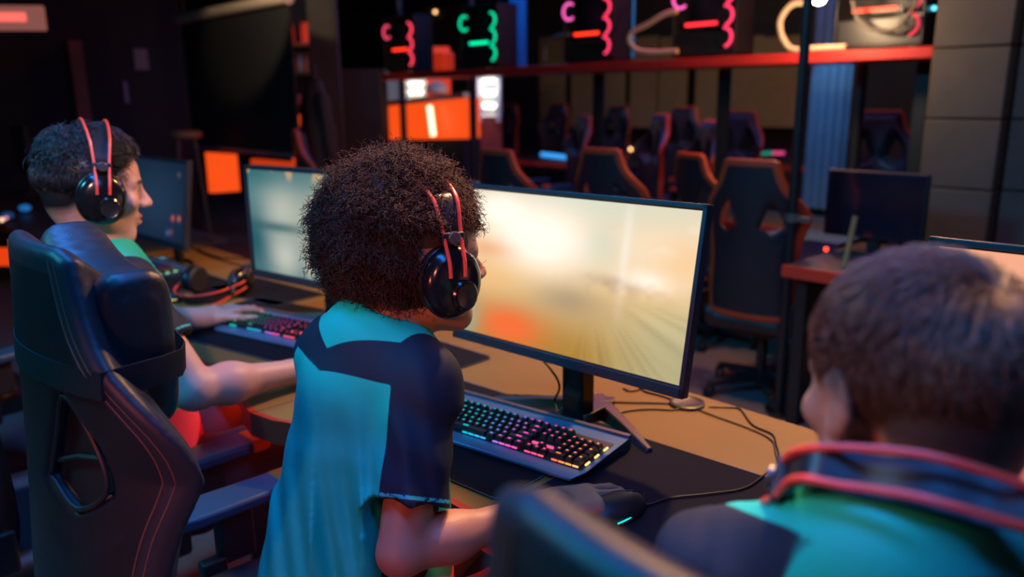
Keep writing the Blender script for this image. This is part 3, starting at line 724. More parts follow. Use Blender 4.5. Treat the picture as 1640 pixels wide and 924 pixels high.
# ================================================================== PEOPLE
def head_axes(bearing, pitch=0, roll=0):
    b, p, q = map(math.radians, (bearing, pitch, roll))
    f0 = np.array([math.sin(b), math.cos(b), 0]); r0 = np.array([math.cos(b), -math.sin(b), 0]); z = np.array([0, 0, 1.])
    f = f0*math.cos(p)-z*math.sin(p); u = f0*math.sin(p)+z*math.cos(p)
    return np.array([r0*math.cos(q)+u*math.sin(q), f, -r0*math.sin(q)+u*math.cos(q)])
def add_head(F, c, A, s=1.0, face=True):
    c = np.array(c, float)
    P = lambda x, y, z: c+s*(A[0]*x+A[1]*y+A[2]*z)
    E = lambda p, r, k=.02, mode='u': F.ell(P(*p), [a*s for a in r], A, k*s, mode)
    E((0, -.014, .038), (.076, .094, .082), 0)                       # cranium
    E((0, .022, .030), (.068, .068, .070), .03)                      # forehead
    E((0, .030, -.040), (.058, .060, .075), .03)                     # mid face
    E((0, -.060, -.010), (.060, .042, .060), .03)                    # back of skull
    E((0, .058, -.098), (.026, .022, .018), .03)                     # chin
    for sx in (-1, 1):
        F.cap(P(sx*.056, .005, -.060), P(sx*.020, .058, -.098), .018*s, .015*s, .025*s)   # jaw line
        E((sx*.044, .062, -.022), (.022, .020, .018), .02)           # cheek bone
        F.cap(P(sx*.012, .085, .022), P(sx*.048, .070, .020), .008*s, .007*s, .014*s)     # brow
        E((sx*.031, .094, .002), (.016, .012, .011), .012, 's')      # socket
        E((sx*.031, .074, .002), (.0125, .0125, .0125), .003)        # eye
        E((sx*.077, -.006, -.004), (.008, .020, .032), .008); E((sx*.084, -.014, .004), (.006, .020, .031), .008)   # ear
        E((sx*.088, -.002, -.004), (.006, .009, .016), .004, 's')
        E((sx*.012, .099, -.030), (.0085, .009, .0075), .008)        # nostril wing
    F.cap(P(0, .088, .012), P(0, .112, -.026), .0075*s, .0105*s, .014*s)                   # nose
    for z, y, r in ((-.058, .092, .0065), (-.069, .090, .0075)):
        F.cap(P(-.018, y-.008, z), P(0, y, z), r*.8*s, r*s, .008*s); F.cap(P(0, y, z), P(.018, y-.008, z), r*s, r*.8*s, .008*s)
    E((0, .098, -.0635), (.026, .010, .0016), .003, 's')
def add_hand(F, wrist, fdir, ndir, side, pose, s=1.0):
    f = nrm(fdir); n = np.array(ndir, float); n = nrm(n-f*(n@f)); t = np.cross(n, f)*(1 if side == 'R' else -1); w_ = np.array(wrist, float)
    F.cap(w_-f*.02, w_+f*.02, .025*s, .026*s, .02)
    ax = np.array([f, t, n])
    F.box(w_+f*.050*s+n*.001, (.046*s, .037*s, .0125*s), ax, .012, .012)
    F.ell(w_+f*.032*s+t*.026*s-n*.006, (.034*s, .017*s, .016*s), ax, .015)
    spec = {'i': (.090, .029, (.043, .026, .020), .0085), 'm': (.095, .0095, (.047, .030, .021), .0087), 'r': (.091, -.0105, (.043, .028, .020), .0082), 'p': (.083, -.029, (.034, .021, .018), .0072)}
    for key, (a, b, L, r) in spec.items():
        spread, curls = pose[key]; p = w_+f*a*s+t*b*s; q0 = w_+f*.05*s+t*b*.85*s; F.cap(q0, p, r*1.15*s, r*1.2*s, .006)
        d0 = f*math.cos(spread)+t*math.sin(spread); ang = 0
        for l, c in zip(L, curls):
            ang += c; d = d0*math.cos(ang)-n*math.sin(ang); q = p+d*l*s; F.cap(p, q, r*s, r*.9*s, .0035); p = q; r *= .91
    p = w_+f*.022*s+t*.032*s-n*.004; (ta, tn) = pose.get('thumb', (.7, .25))
    for l, r, da, dn in ((.044, .0125, 0, 0), (.034, .0105, -.25, .1), (.027, .0092, -.2, .1)):
        a_ = ta+da; d = nrm(f*math.cos(a_)+t*math.sin(a_)-n*(tn+dn)); q = p+d*l*s; F.cap(p, q, r*s, r*.9*s, .006); p = q
def seg_t(V, a, b):
    a = np.array(a); d = np.array(b)-a; t = (V-a)@d/(d@d); tc = np.clip(t, 0, 1); return t, np.linalg.norm(V-a-tc[:, None]*d, axis=1)
SKINL = {}
def build_person(base, J, A, label, skin, scalp_col, lo, hi, h=.0045, hands=None, hair_fn=None, lips=(.35, .10, .09), hs=1.0, arm=1.0, tr=.118):
    F = Field(lo, hi, h); Hc = np.array(J['head'])
    # torso, shoulders, neck
    F.ecap(J['pelvis'], J['chest'], tr, tr*.92, .70, J['yaw'], k=0); F.cap(J['SL'], J['SR'], .050, k=.03)
    F.cap(J['neck'], Hc+A[1]*-.018+A[2]*-.065, .060*hs, .054*hs, k=.03)
    for S in ('SL', 'SR'): F.cap(np.array(J['neck'])+(0, 0, .015), np.array(J[S])*.6+np.array(J['neck'])*.4+(0, 0, .0), .040, .045, k=.05)
    add_head(F, Hc, A, hs)
    for s_ in ('L', 'R'):
        S, E_, W = J['S'+s_], J['E'+s_], J['W'+s_]
        F.cap(S, E_, .052*arm, .043*arm, k=.03); F.cap(E_, W, .0425*arm, .027*(.3+.7*arm), k=.012); m = np.array(E_)*.68+np.array(W)*.32; F.ell(m, (.044*arm,)*3, None, .03)
        add_hand(F, W, *hands[s_])
    V, Q = F.mesh(); me = fast_mesh('person', V-np.array(base), Q)
    loc = (V-Hc)@A.T
    set_attr(me, 'scalp', hair_fn(loc) if hair_fn else np.full(len(V), -1.0))
    r = np.sqrt((loc[:, 0]/.022)**2+((loc[:, 2]+.0635)/.011)**2); set_attr(me, 'lips', np.where(loc[:, 1] > .07, (1-r)*.01, -1))
    bx = np.abs(loc[:, 0])-.031; set_attr(me, 'brow', np.where((loc[:, 1] > .05), .005-np.sqrt((bx*.22)**2+(loc[:, 2]-.024+.15*bx*np.sign(bx)*.5)**2), -1))
    set_attr(me, 'eye', np.where(loc[:, 1] > .05, .0065-np.sqrt((bx*.7)**2+(loc[:, 2]-.002)**2), -1))
    me.materials.append(attr_mat('skin_'+label[:12], skin, [('lips', lips, .003), ('eye', (.10, .07, .06), .001), ('brow', scalp_col, .002), ('scalp', scalp_col, .014)], .48, bump=(500, .12), sss=.12))
    o = link_mesh('person', me, None, base); tag(o, label, 'person'); return o, F
def build_jersey(o, base, J, A, lo, hi, h, cols, folds, hem_z, slv=(.070, .070), shr=.072, blade=1.0, yw=(.098, .035), latoff=.036, sleeve=.60, r_t=(.180, .172), sy=.74, yoke=.040, collar=.074, loose=0.0, pink=None, neck_open=.070, teal=(.007, .43, .31), navy=(.008, .014, .028)):
    F = Field(lo, hi, h)
    F.ecap(J['pelvis'], J['chest'], r_t[0], r_t[1], sy, J['yaw'], k=0)
    mid = (np.array(J['SL'])+J['SR'])/2; fw = np.array([-math.sin(J['yaw']), math.cos(J['yaw']), 0])
    F.cap(J['SL'], J['SR'], shr, k=.05); F.ell(mid-fw*(.055*blade)-np.array((0, 0, .11)), (.165*blade, .085*blade, .15), np.array([[math.cos(J['yaw']), math.sin(J['yaw']), 0], fw, [0, 0, 1]]), .05)
    F.cap(mid, np.array(J['neck']), .075, .070, k=.06)
    for S in ('SL', 'SR'): F.cap(np.array(J['neck'])+(0, 0, .012), np.array(J[S])*.62+np.array(J['neck'])*.38+(0, 0, .008), .052, .055, k=.05)
    ends = {}; TOR = Field(lo, hi, h); TOR.F = F.F.copy(); SLV = []
    for s_ in ('L', 'R'):
        S, E_ = np.array(J['S'+s_]), np.array(J['E'+s_]); d = E_-S; e = S+d*sleeve; ends[s_] = (S, d, e)
        G_ = Field(lo, hi, h); G_.cap(S-d*.02, e+d*.2, slv[0], slv[1]+loose, k=0)
        if folds: G_.displace(lambda x, y, z: folds[1](x, y, z))
        G_.cut(e, d); SLV.append(G_); F.F = np.where(np.maximum(.04-np.abs(F.F-G_.F), 0) > 0, np.minimum(F.F, G_.F)-np.maximum(.035-np.abs(F.F-G_.F), 0)**2/.035*.25, np.minimum(F.F, G_.F))
    if folds: F.displace(folds[0])
    F.cut((0, 0, hem_z), (0, 0, -1))
    for s_ in ('L', 'R'):
        S, d, e = ends[s_]; F.cap(e-d*.03, e+d*.5, slv[1]-.014, slv[1]-.012, k=.003, mode='s')
    nk = np.array(J['neck']); up = nrm(np.array(J['head'])-nk); top = nk+up*.032; fwd = A[1]
    F.cap(nk+up*.0, nk+up*.16, neck_open, neck_open, k=.004, mode='s')
    V, Q = F.mesh(); me = fast_mesh('jersey', V-np.array(base), Q)
    yx = np.array([math.cos(J['yaw']), math.sin(J['yaw']), 0]); q = V-nk
    lx, ly = q@yx, q@fw
    rn = np.linalg.norm(q-np.outer(q@up, up), axis=1); yk = np.full(len(V), -1.0)
    wdn = -.7*ly-.7*q[:, 2]                                          # how far down the back
    for sg in (-1, 1):
        b0 = np.array((0, yw[0])); b1 = np.array((sg*.165, yw[1])); d2 = b1-b0; P2 = np.stack([lx, wdn], 1); t = np.clip((P2-b0)@d2/(d2@d2), 0, 1)
        yk = np.maximum(yk, yoke*(.5+.8*t)-np.linalg.norm(P2-b0-t[:, None]*d2, axis=1))
    yk = np.minimum(yk, q[:, 2]+.16)
    yk = np.minimum(yk, rn-collar); nav = yk
    pipe = np.full(len(V), -1.0)
    for s_, sg in (('L', -1), ('R', 1)):
        S, d, e = ends[s_]; t, dist = seg_t(V, S, S+d); dn = nrm(nrm(d)*.75+yx*sg*.65)
        tc = np.clip(t, 0, 1.2); nv = nrm(yx*.78*sg+fw*.62); lat = ((V-S-tc[:, None]*d)@nv)+latoff
        sl = np.minimum(np.minimum(max(slv)+.040-dist, lat), np.maximum(t*np.linalg.norm(d)-.01, (V-S)@yx*sg+.012)); nav = np.maximum(nav, sl)
        L_ = np.linalg.norm(d); te = (sleeve-t)*L_; pipe = np.maximum(pipe, np.where(dist < .13, .0028-np.abs(te-.011), -1)*1.0)
    pipe = np.minimum(pipe, nav); set_attr(me, 'navy', nav); set_attr(me, 'pipe', pipe)
    set_attr(me, 'pink', pink(V) if pink else np.full(len(V), -1.0))
    me.materials.append(attr_mat('jersey_fabric', teal, [('pink', (.75, .06, .22), .004), ('navy', navy, .0014), ('pipe', (.03, .40, .40), .0006)], .7, spec=.25, bump=(900, .12)))
    return link_mesh('jersey', me, o)
def build_trousers(o, base, J, lo, hi):
    F = Field(lo, hi, .011); F.ecap(np.array(J['pelvis'])-(0, 0, .03), np.array(J['pelvis'])+(0, 0, .05), .150, .140, .72, J['yaw'], k=0)
    for s_ in ('L', 'R'):
        F.cap(J['H'+s_], J['K'+s_], .092, .070, k=.05); F.cap(J['K'+s_], J['A'+s_], .070, .058, k=.03); F.cut((0, 0, .07), (0, 0, -1))
    F.displace(lambda x, y, z: .005*np.sin(38*x+22*z+17*y)*np.sin(26*y-19*z))
    V, Q = F.mesh(); me = fast_mesh('trousers', V-np.array(base), Q); me.materials.append(mat('trouser_cloth', (.10, .055, .05), .8, bump=(400, .2))); link_mesh('trousers', me, o)
    for s_ in ('L', 'R'):
        a = np.array(J['A'+s_]); G_ = Field(a-(.08, .12, .1), a+(.08, .24, .14), .008); G_.cap((a[0], a[1]-.02, .05), (a[0], a[1]+.14, .035), .044, .036, k=0); G_.cap(a+(0, 0, -.02), a+(0, 0, .06), .045, .045, k=.03); G_.cut((0, 0, .004), (0, 0, -1))
        V, Q = G_.mesh(); me = fast_mesh('shoe', V-np.array(base), Q); me.materials.append(mat('shoe_cloth', (.03, .03, .035), .6)); link_mesh('shoe', me, o)
MOUSE = {'i': (.04, (.10, .38, .30)), 'm': (.0, (.08, .40, .32)), 'r': (-.10, (.35, .40, .30)), 'p': (-.24, (.40, .35, .3)), 'thumb': (.42, .35)}
TYPE = {'i': (.10, (.25, .45, .4)), 'm': (.02, (.2, .45, .4)), 'r': (-.08, (.25, .45, .4)), 'p': (-.2, (.3, .4, .3)), 'thumb': (.6, .15)}

# ------------------------------------------------------------------ headsets
red_wire = mat('red_headband_wire', (.85, .07, .035), .35)
def make_headset(M, label, strap=True, tight=0, band_h=.165, gap=1.0):
    t = thing('headset', label, 'headset', mw=M)
    for sx in (-1, 1):
        B = Matrix.Translation((sx*(.086-tight), 0, -.012)) @ Matrix.Rotation(sx*pi/2, 4, 'Y') @ Matrix.Diagonal((1.12, .98, 1, 1))
        c = MB().lathe([(.001, .010), (.050, .010), (.053, .016), (.052, .024), (.046, .033), (.036, .039), (.001, .041)], 40).build('ear_cup', gloss_black, t); c.matrix_local = B
        MB().lathe([(.024, -.012), (.044, -.012), (.051, -.004), (.051, .006), (.046, .012), (.024, .012)], 36).build('ear_cushion', mat('ear_cushion_leather', (.015, .014, .014), .5), c)
        MB().lathe([(.0515, .0115), (.0535, .0145), (.0535, .017), (.0515, .0195)], 40).build('rim_ring', mat('gunmetal', (.07, .065, .06), .28, metal=.8), c)
        d = MB().lathe([(.0205, .037), (.0225, .044), (.0195, .047), (.001, .0475)], 32).build('dial', gloss_black, c, loc=(.016*sx, .012, 0))
        MB().lathe([(.0165, .0465), (.0180, .0490), (.0160, .0480)], 32).build('dial_ring', mat('gunmetal', (.07, .065, .06), .28, metal=.8), d)
        s_ = MB().box((sx*(.109-tight), 0, .060), (.012, .040, .017)).build('slider', matte_black, t, bevel=.003)
        MB().lathe([(.001, 0), (.0105, 0), (.0105, .004), (.009, .0052), (.001, .0052)], 24, Matrix.Translation((sx*(.115-tight), 0, .060)) @ Matrix.Rotation(sx*pi/2, 4, 'Y')).build('button', mat('grey_button', (.10, .10, .11), .35, metal=.5), s_)
        MB().box((sx*(.100-tight), 0, .022), (.006, .018, .05)).build('yoke', matte_black, t, bevel=.002)
    for y0 in (-1, 1):
        pts = [(.1285-tight, y0*.0125, .000), (.1265-tight, y0*.0130, .022), (.117-tight, y0*.0140, .046), (.108-tight, y0*.0155, .070), (.089-tight*.8, y0*.020*gap, .115), (.050, y0*.024*gap, band_h-.014), (0, y0*.025*gap, band_h)]
        pts = pts+[(-x, y, z) for x, y, z in reversed(pts[:-1])]
        MB().tube(spline(pts, 8), .0032, 9).build('headband_wire', red_wire, t)
    mb = MB(); pts = spline([(.100-tight, 0, .055), (.096-tight, 0, .085), (.074, 0, .120), (.040, 0, band_h-.030), (0, 0, band_h-.020), (-.040, 0, band_h-.030), (-.074, 0, .120), (-.096+tight, 0, .085), (-.100+tight, 0, .055)], 5)
    vs = []; n = len(pts); P = np.array(pts); T = np.gradient(P, axis=0)
    for p, tt in zip(P, T):
        nn = nrm((tt[2], 0, -tt[0])); hw = .016
        for yy, o_ in ((-hw, 0), (hw, 0), (hw, .004), (-hw, .004)): vs.append(p+np.array((0, yy, 0))+nn*o_)
    fs = [(4*i+k, 4*i+(k+1) % 4, 4*i+4+(k+1) % 4, 4*i+4+k) for i in range(n-1) for k in range(4)]+[(0, 1, 2, 3), (4*n-1, 4*n-2, 4*n-3, 4*n-4)]
    mb.add(vs, fs).build('headband_strap', mat('strap_leather', (.014, .014, .016), .38), t)
    return t

# ------------------------------------------------------------------ curly-haired boy in the middle
AC = head_axes(12, 1, 0); HC = np.array((-1.055, .788, 1.180))
JC = dict(pelvis=(-1.075, .625, .56), chest=(-1.095, .702, .955), yaw=.04, neck=(-1.085, .705, 1.060), head=HC, SL=(-1.195, .690, 1.008), SR=(-.968, .715, 1.000),
          EL=(-1.225, .79, .78), WL=(-1.30, .92, .79), ER=(-.900, .612, .782), WR=(-.835, .860, .787), HL=(-1.14, .66, .53), HR=(-.96, .66, .53), KL=(-1.22, 1.05, .56), KR=(-.90, 1.05, .56), AL=(-1.22, 1.0, .09), AR=(-.90, 1.0, .09))
base = np.array((-1.06, .66, 0))
def hair_c(l): return np.minimum.reduce([.02+l[:, 2]*.0+np.where(l[:, 1] > .05, l[:, 2]-.075, .05), np.where(l[:, 2] < -.06, -.05, .05), np.where((np.abs(l[:, 0]) > .072) & (l[:, 2] < .04), -.05, .05)])
pc, FC = build_person(base, JC, AC, 'person with a curly afro, red-wired headset and teal jersey, seen from behind, hand on mouse', (.37, .175, .105), (.02, .011, .009),
    (-1.50, .44, .46), (-.66, 1.10, 1.36), .0042, hands={'L': ((.1, 1, -.05), (0, 0, 1), 'L', TYPE), 'R': ((.40, .92, -.02), (.1, -.05, 1), 'R', MOUSE)}, hair_fn=hair_c, arm=.84)
def fold_c(x, y, z):
    q = x*.59+y*.81+.10; low = np.clip((1.0-z)/.20, 0, 1)**1.3
    ph = q/.078+.75*(1-z)+.22*np.sin(z*6+q*5); r1 = np.abs(np.sin(pi*ph))**.8*2-1
    r2 = np.sin(2*pi*(q/.041+1.6*z+.3*np.sin(z*9)))
    b = np.sin(2*pi*((z+2.2*(q+.035)**2)/.080))*.0012*np.clip((z-.86)/.05, 0, 1)*np.clip((1.03-z)/.05, 0, 1)
    return -(r1*.0135+r2*.0055)*low*(.6+.4*np.sin(q*17+2))+b
def fold_cs(x, y, z): return .0028*np.sin(2*pi*((x*.59+y*.81)/.055+z*3))+.0018*np.sin(2*pi*(z/.08+x*9+y*7))
build_jersey(pc, base, JC, AC, (-1.46, .40, .52), (-.78, .96, 1.16), .005, None, (fold_c, fold_cs), .585, sleeve=.72, loose=.0, r_t=(.178, .130), sy=.98, shr=.056, blade=.5, yw=(.080, .016), yoke=.031, slv=(.056, .063),
             pink=lambda V: np.minimum(.665-V[:, 2]+.012*np.sin(V[:, 0]*140), V[:, 0]+1.02))
build_trousers(pc, base, JC, (-1.42, .42, 0), (-.72, 1.28, .78))
# afro: dark clustered core and thousands of curls
def afro():
    cen = HC+np.array((-.042, -.022, .052)); ra = np.array((.140, .134, .136))
    n = 900; i = np.arange(n)+.5; ph = np.arccos(1-2*i/n); th = pi*(1+5**.5)*i; S = np.stack([np.cos(th)*np.sin(ph), np.sin(th)*np.sin(ph), np.cos(ph)], 1)
    def keep(P):
        l = (P-HC)@AC.T
        m = ~((l[:, 0] > .058) & (l[:, 2] < .075) & (l[:, 1] > -.050)); m &= ~((l[:, 1] > .052) & (l[:, 2] < .055))
        m &= ~((l[:, 2] < -.082)); m &= ~((l[:, 0] < -.06) & (l[:, 1] > .0) & (l[:, 2] < .0)); m &= ~((l[:, 1] > .03) & (l[:, 2] < .085) & (l[:, 0] > .04))
        return m
    F = Field(cen-.2, cen+.2, .005); F.ell(cen, ra*.82, None, 0)
    F.ell(HC+AC[2]*.03, (.084, .100, .088), AC, .02)
    C_ = cen+S*ra*(.74+.08*RNG.random((n, 1))); C_ = C_[keep(C_)]
    for p in C_[::2]: F.ell(p, (.016,)*3, None, .006)
    F.box(HC+AC[0]*.125+AC[2]*-.02+AC[1]*.04, (.062, .088, .092), AC, .03, .02, 's'); F.box(HC+AC[1]*.135+AC[2]*-.02, (.14, .075, .072), AC, .03, .02, 's')
    F.cut(HC-AC[2]*.085, -AC[2])
    V, Q = F.mesh(); 
    N = 23000; i = RNG.permutation(N)+.5; ph = np.arccos(1-2*i/N); th = pi*(1+5**.5)*i
    S = np.stack([np.cos(th)*np.sin(ph), np.sin(th)*np.sin(ph), np.cos(ph)], 1); lump = 1+.07*np.sin(S[:, 0]*10+1)*np.sin(S[:, 1]*9)+.05*np.sin(S[:, 2]*13+S[:, 0]*5)+.03*np.sin(S[:, 1]*23+S[:, 2]*19)
    R0 = .75+.22*RNG.random(N)**.8; P0 = cen+S*ra*(R0*lump)[:, None]; m = keep(P0); S, P0, R0 = S[m], P0[m], R0[m]; N = len(P0)
    d = S+RNG.normal(0, .50, (N, 3)); d /= np.linalg.norm(d, axis=1)[:, None]
    a = np.cross(d, RNG.normal(0, 1, (N, 3))); a /= np.linalg.norm(a, axis=1)[:, None]; b = np.cross(d, a)
    T_ = 13; s = np.linspace(0, 1, T_)[None, :, None]; L = (.012+.018*RNG.random(N))[:, None, None]; hr = (.0020+.0034*RNG.random(N)**1.5)[:, None, None]; tw = (1.3+1.4*RNG.random(N))[:, None, None]*2*pi; p0 = (RNG.random(N)*6.28)[:, None, None]
    env = np.clip(s*4, 0, 1)
    P = P0[:, None, :]+d[:, None, :]*L*s+env*hr*(np.cos(tw*s+p0)*a[:, None, :]+np.sin(tw*s+p0)*b[:, None, :])-np.array((0, 0, 1.))*(.010*s*s)
    Vc, Fc = strands(P, np.linspace(.0009, .00045, T_)[None, :])
    # loose fine hairs on the outline
    M_ = 2200; k = RNG.integers(0, N, M_); P1 = cen+S[k]*ra*.97; d1 = S[k]+RNG.normal(0, .6, (M_, 3)); d1 /= np.linalg.norm(d1, axis=1)[:, None]
    a1 = np.cross(d1, RNG.normal(0, 1, (M_, 3))); a1 /= np.linalg.norm(a1, axis=1)[:, None]; b1 = np.cross(d1, a1); L1 = (.014+.022*RNG.random(M_))[:, None, None]; h1 = (.002+.004*RNG.random(M_))[:, None, None]
    P = P1[:, None, :]+d1[:, None, :]*L1*s+h1*(np.cos(11*s+k[:, None, None])*a1[:, None, :]+np.sin(11*s+k[:, None, None])*b1[:, None, :])
    Vf, Ff = strands(P, np.full((1, T_), .00032))
    V = np.concatenate([V, Vc, Vf]); Q = np.concatenate([Q, Fc+len(V)-len(Vc)-len(Vf), Ff+len(V)-len(Vf)])
    me = fast_mesh('hair', V-base, Q); me.materials.append(mat('curly_hair', (.055, .023, .015), .6, noise=(30, .35), spec=.15)); return link_mesh('hair', me, pc)
afro()
make_headset(frame(HC, AC[0], AC[1], AC[2]), 'headset with red double wire worn over the curly afro, its right ear cup towards us', band_h=.152)

def short_hair(o, base, c, A, region, n, length, lift, flow, col, rad=.00075, name='hair', seed=1, shell=None, hs=1.0):
    """strands rooted on the skull ellipsoid; region / length / flow are functions of head-local direction"""
    rng = np.random.default_rng(seed); cr = np.array((0, -.014, .038)); rr = np.array((.0775, .0955, .0835))
    S = rng.normal(0, 1, (n, 3)); S /= np.linalg.norm(S, axis=1)[:, None]; P = cr+S*rr; m = region(P) > rng.random(n)*.02-.004; S, P = S[m], P[m]
    N = S/rr; N /= np.linalg.norm(N, axis=1)[:, None]; T = flow(P)+rng.normal(0, .25, P.shape); T -= N*(T*N).sum(1)[:, None]; T /= np.linalg.norm(T, axis=1)[:, None]+1e-9
    L = (length(P)*(.7+.6*rng.random(len(P))))[:, None, None]; lf = (lift(P)*(.6+.8*rng.random(len(P))))[:, None, None]; K = 6; s = np.linspace(0, 1, K)[None, :, None]
    X = P[:, None, :]+T[:, None, :]*L*s+N[:, None, :]*(lf*np.sin(s*pi*.62)-(L*s)**2/.19+.0)
    X += rng.normal(0, .0012, (len(P), 1, 3))*s
    W_ = c+hs*X@A; V, Q = strands(W_, np.linspace(rad, rad*.45, K)[None, :])
    if shell is not None:
        F = Field(c-.14, c+.14, .004); F.ell(c+hs*(A[1]*-.014+A[2]*.038), hs*(rr+shell), A, 0)
        Vs, Qs = F.mesh(); l = (Vs-c)@A.T/hs; keep = region(l) > .002; fk = keep[Qs].all(1); idx = np.cumsum(keep)-1; Qs = idx[Qs[fk]]; Vs = Vs[keep]
        Q = np.concatenate([Q, Qs+len(V)]); V = np.concatenate([V, Vs])
    me = fast_mesh(name, V-base, Q); me.materials.append(col); return link_mesh(name, me, o)

# ------------------------------------------------------------------ boy in profile on the left
AL_ = head_axes(8, 6, 0); HL_ = np.array((-2.005, .560, 1.252))
JL = dict(pelvis=(-2.0, .60, .56), chest=(-1.99, .565, .94), yaw=.06, neck=(-1.995, .545, 1.085), head=HL_, SL=(-2.165, .555, 1.035), SR=(-1.83, .545, 1.035),
          EL=(-2.36, .73, .82), WL=at_z(338, 506, .80), ER=(-1.70, .625, .825), WR=(-1.735, .900, .792), HL=(-2.09, .63, .53), HR=(-1.91, .63, .53), KL=(-2.16, 1.02, .585), KR=(-1.80, 1.02, .575), AL=(-2.16, .98, .09), AR=(-1.80, .98, .09))
base = np.array((-2.0, .62, 0))
def hair_l(l):
    line = np.interp(l[:, 1], [-.12, -.06, -.02, .02, .05, .075, .10], [-.055, -.045, -.015, .004, .052, .076, .084])
    return np.where(l[:, 1] > .11, -1, l[:, 2]-line)
pl, FL_ = build_person(base, JL, AL_, 'person in profile with short black hair and headset, behind the big black chair', (.56, .315, .245), (.012, .010, .011),
    (-2.86, .38, .46), (-1.58, 1.30, 1.42), .0048, hands={'L': (at_z(410, 490, .80)-at_z(338, 506, .80)+np.array((0, 0, .01)), (0, 0, 1), 'L', TYPE), 'R': ((.0, 1, -.04), (0, 0, 1), 'R', MOUSE)}, hair_fn=hair_l, hs=1.04, arm=1.08)
build_jersey(pl, base, JL, AL_, (-2.50, .34, .52), (-1.58, .86, 1.18), .007, None, (lambda x, y, z: .004*np.sin(2*pi*(x/.09+y/.11+z*2)), lambda x, y, z: .003*np.sin(2*pi*(z/.06+y*5))), .60, sleeve=.56,
             pink=lambda V: np.minimum(.735-V[:, 2], V[:, 1]-.60))
build_trousers(pl, base, JL, (-2.36, .38, 0), (-1.60, 1.26, .78))
hair_black = mat('black_hair', (.012, .011, .013), .38, spec=.6)
short_hair(pl, base, HL_, AL_, hair_l, 9000, lambda P: np.interp(P[:, 2], [-.05, .02, .06, .11], [.012, .022, .040, .050])*np.interp(P[:, 1], [.02, .07], [1, .5]), lambda P: np.interp(P[:, 2], [-.05, .03, .08, .12], [.004, .010, .020, .026]),
           lambda P: np.stack([.35*np.sign(P[:, 0]), np.where(P[:, 1] > -.03, 1.0, -.2)*np.ones(len(P)), np.where(P[:, 2] < .05, -1.2, np.where(P[:, 1] > .03, .9, .3))], 1), hair_black, .0011, seed=3, shell=.006, hs=1.04)
make_headset(frame(HL_, AL_[0], AL_[1], AL_[2]), 'headset with red double wire worn by the boy in profile over black hair', tight=-.004, band_h=.160)

# ------------------------------------------------------------------ short-haired boy on the right, from behind
AR_ = head_axes(-58, 8, -2); HR_ = at_d(1461, 638, .640)
JR = dict(pelvis=(-.20, .70, .56), chest=(-.20, .645, .89), yaw=.30, neck=(-.203, .602, 1.098), head=HR_, SL=(-.350, .600, .990), SR=(-.035, .665, .985),
          EL=(-.46, .72, .82), WL=(-.42, .96, .80), ER=(.16, .70, .80), WR=(.10, .93, .79), HL=(-.29, .73, .53), HR=(-.11, .73, .53), KL=(-.33, 1.10, .57), KR=(-.05, 1.10, .57), AL=(-.33, 1.06, .09), AR=(-.05, 1.06, .09))
base = np.array((-.2, .72, 0))
def hair_r(l):
    line = np.interp(l[:, 1], [-.13, -.09, -.05, -.025, .01, .04, .07, .10], [-.040, -.036, -.030, .002, .012, .035, .058, .066])
    return np.where(l[:, 1] > .105, -1, l[:, 2]-line)
pr, FR_ = build_person(base, JR, AR_, 'person with short brown hair seen from behind at right, headset round the neck', (.52, .29, .22), (.055, .030, .020),
    (-.56, .42, .46), (.30, 1.20, 1.46), .0042, hands={'L': ((.1, 1, 0), (0, 0, 1), 'L', TYPE), 'R': ((-.1, 1, -.03), (0, 0, 1), 'R', MOUSE)}, hair_fn=lambda l: hair_r(l)-.012, hs=.91)
def fold_r(x, y, z):
    q = x*.94+y*.34
    return .0042*np.sin(2*pi*(q/.056+.25*np.sin(z*7)))*np.clip((1.08-z)/.06, 0, 1)+.002*np.sin(2*pi*(q/.03+z*3))*np.clip((1.08-z)/.06, 0, 1)
build_jersey(pr, base, JR, AR_, (-.56, .44, .52), (.30, 1.0, 1.27), .0055, None, (fold_r, lambda x, y, z: .003*np.sin(2*pi*(z/.06+y*5))), .60, sleeve=.62, yoke=.034, collar=.082, yw=(.066, .018), latoff=-.012, neck_open=.060)
build_trousers(pr, base, JR, (-.55, .46, 0), (.15, 1.34, .78))
hair_brown = mat('brown_hair', (.13, .062, .036), .42, spec=.6)
CROWN = np.array((.012, -.075, .105))
def flow_r(P):
    d = P-CROWN; d /= np.linalg.norm(d, axis=1)[:, None]+1e-6; sw = np.cross(np.array((0, -.55, .83)), d); return d+.45*sw+np.array((0, 0, -.25))
short_hair(pr, base, HR_, AR_, hair_r, 21000, lambda P: np.interp(P[:, 2], [-.09, -.03, .03, .09], [.004, .010, .020, .032]), lambda P: np.interp(P[:, 2], [-.09, 0, .05, .11], [.002, .004, .008, .012]), flow_r, hair_brown, .0008, seed=5, shell=.001, hs=.91)
nb = np.array(JR['neck']); yb = .12
zb = nrm((.20, -.72, .66)); xb = nrm(np.cross((0, 0, 1), zb)*-1); xb = nrm(xb-zb*(xb@zb)); yb_ = np.cross(zb, xb)
make_headset(frame(at_d(1478, 762, .542)-zb*.150, xb, yb_, zb), 'red-wired headset hanging round the neck of the short-haired boy', tight=.004, band_h=.150, gap=.6)
# spare headset lying on the far desk
make_headset(frame(at_z(345, 452, .80), nrm((.75, .45, .0)), nrm((.1, -.2, .97)), nrm(np.cross(nrm((.75, .45, 0)), nrm((.1, -.2, .97))))), 'spare headset lying on the farthest desk beside a navy mat, red wires towards us')
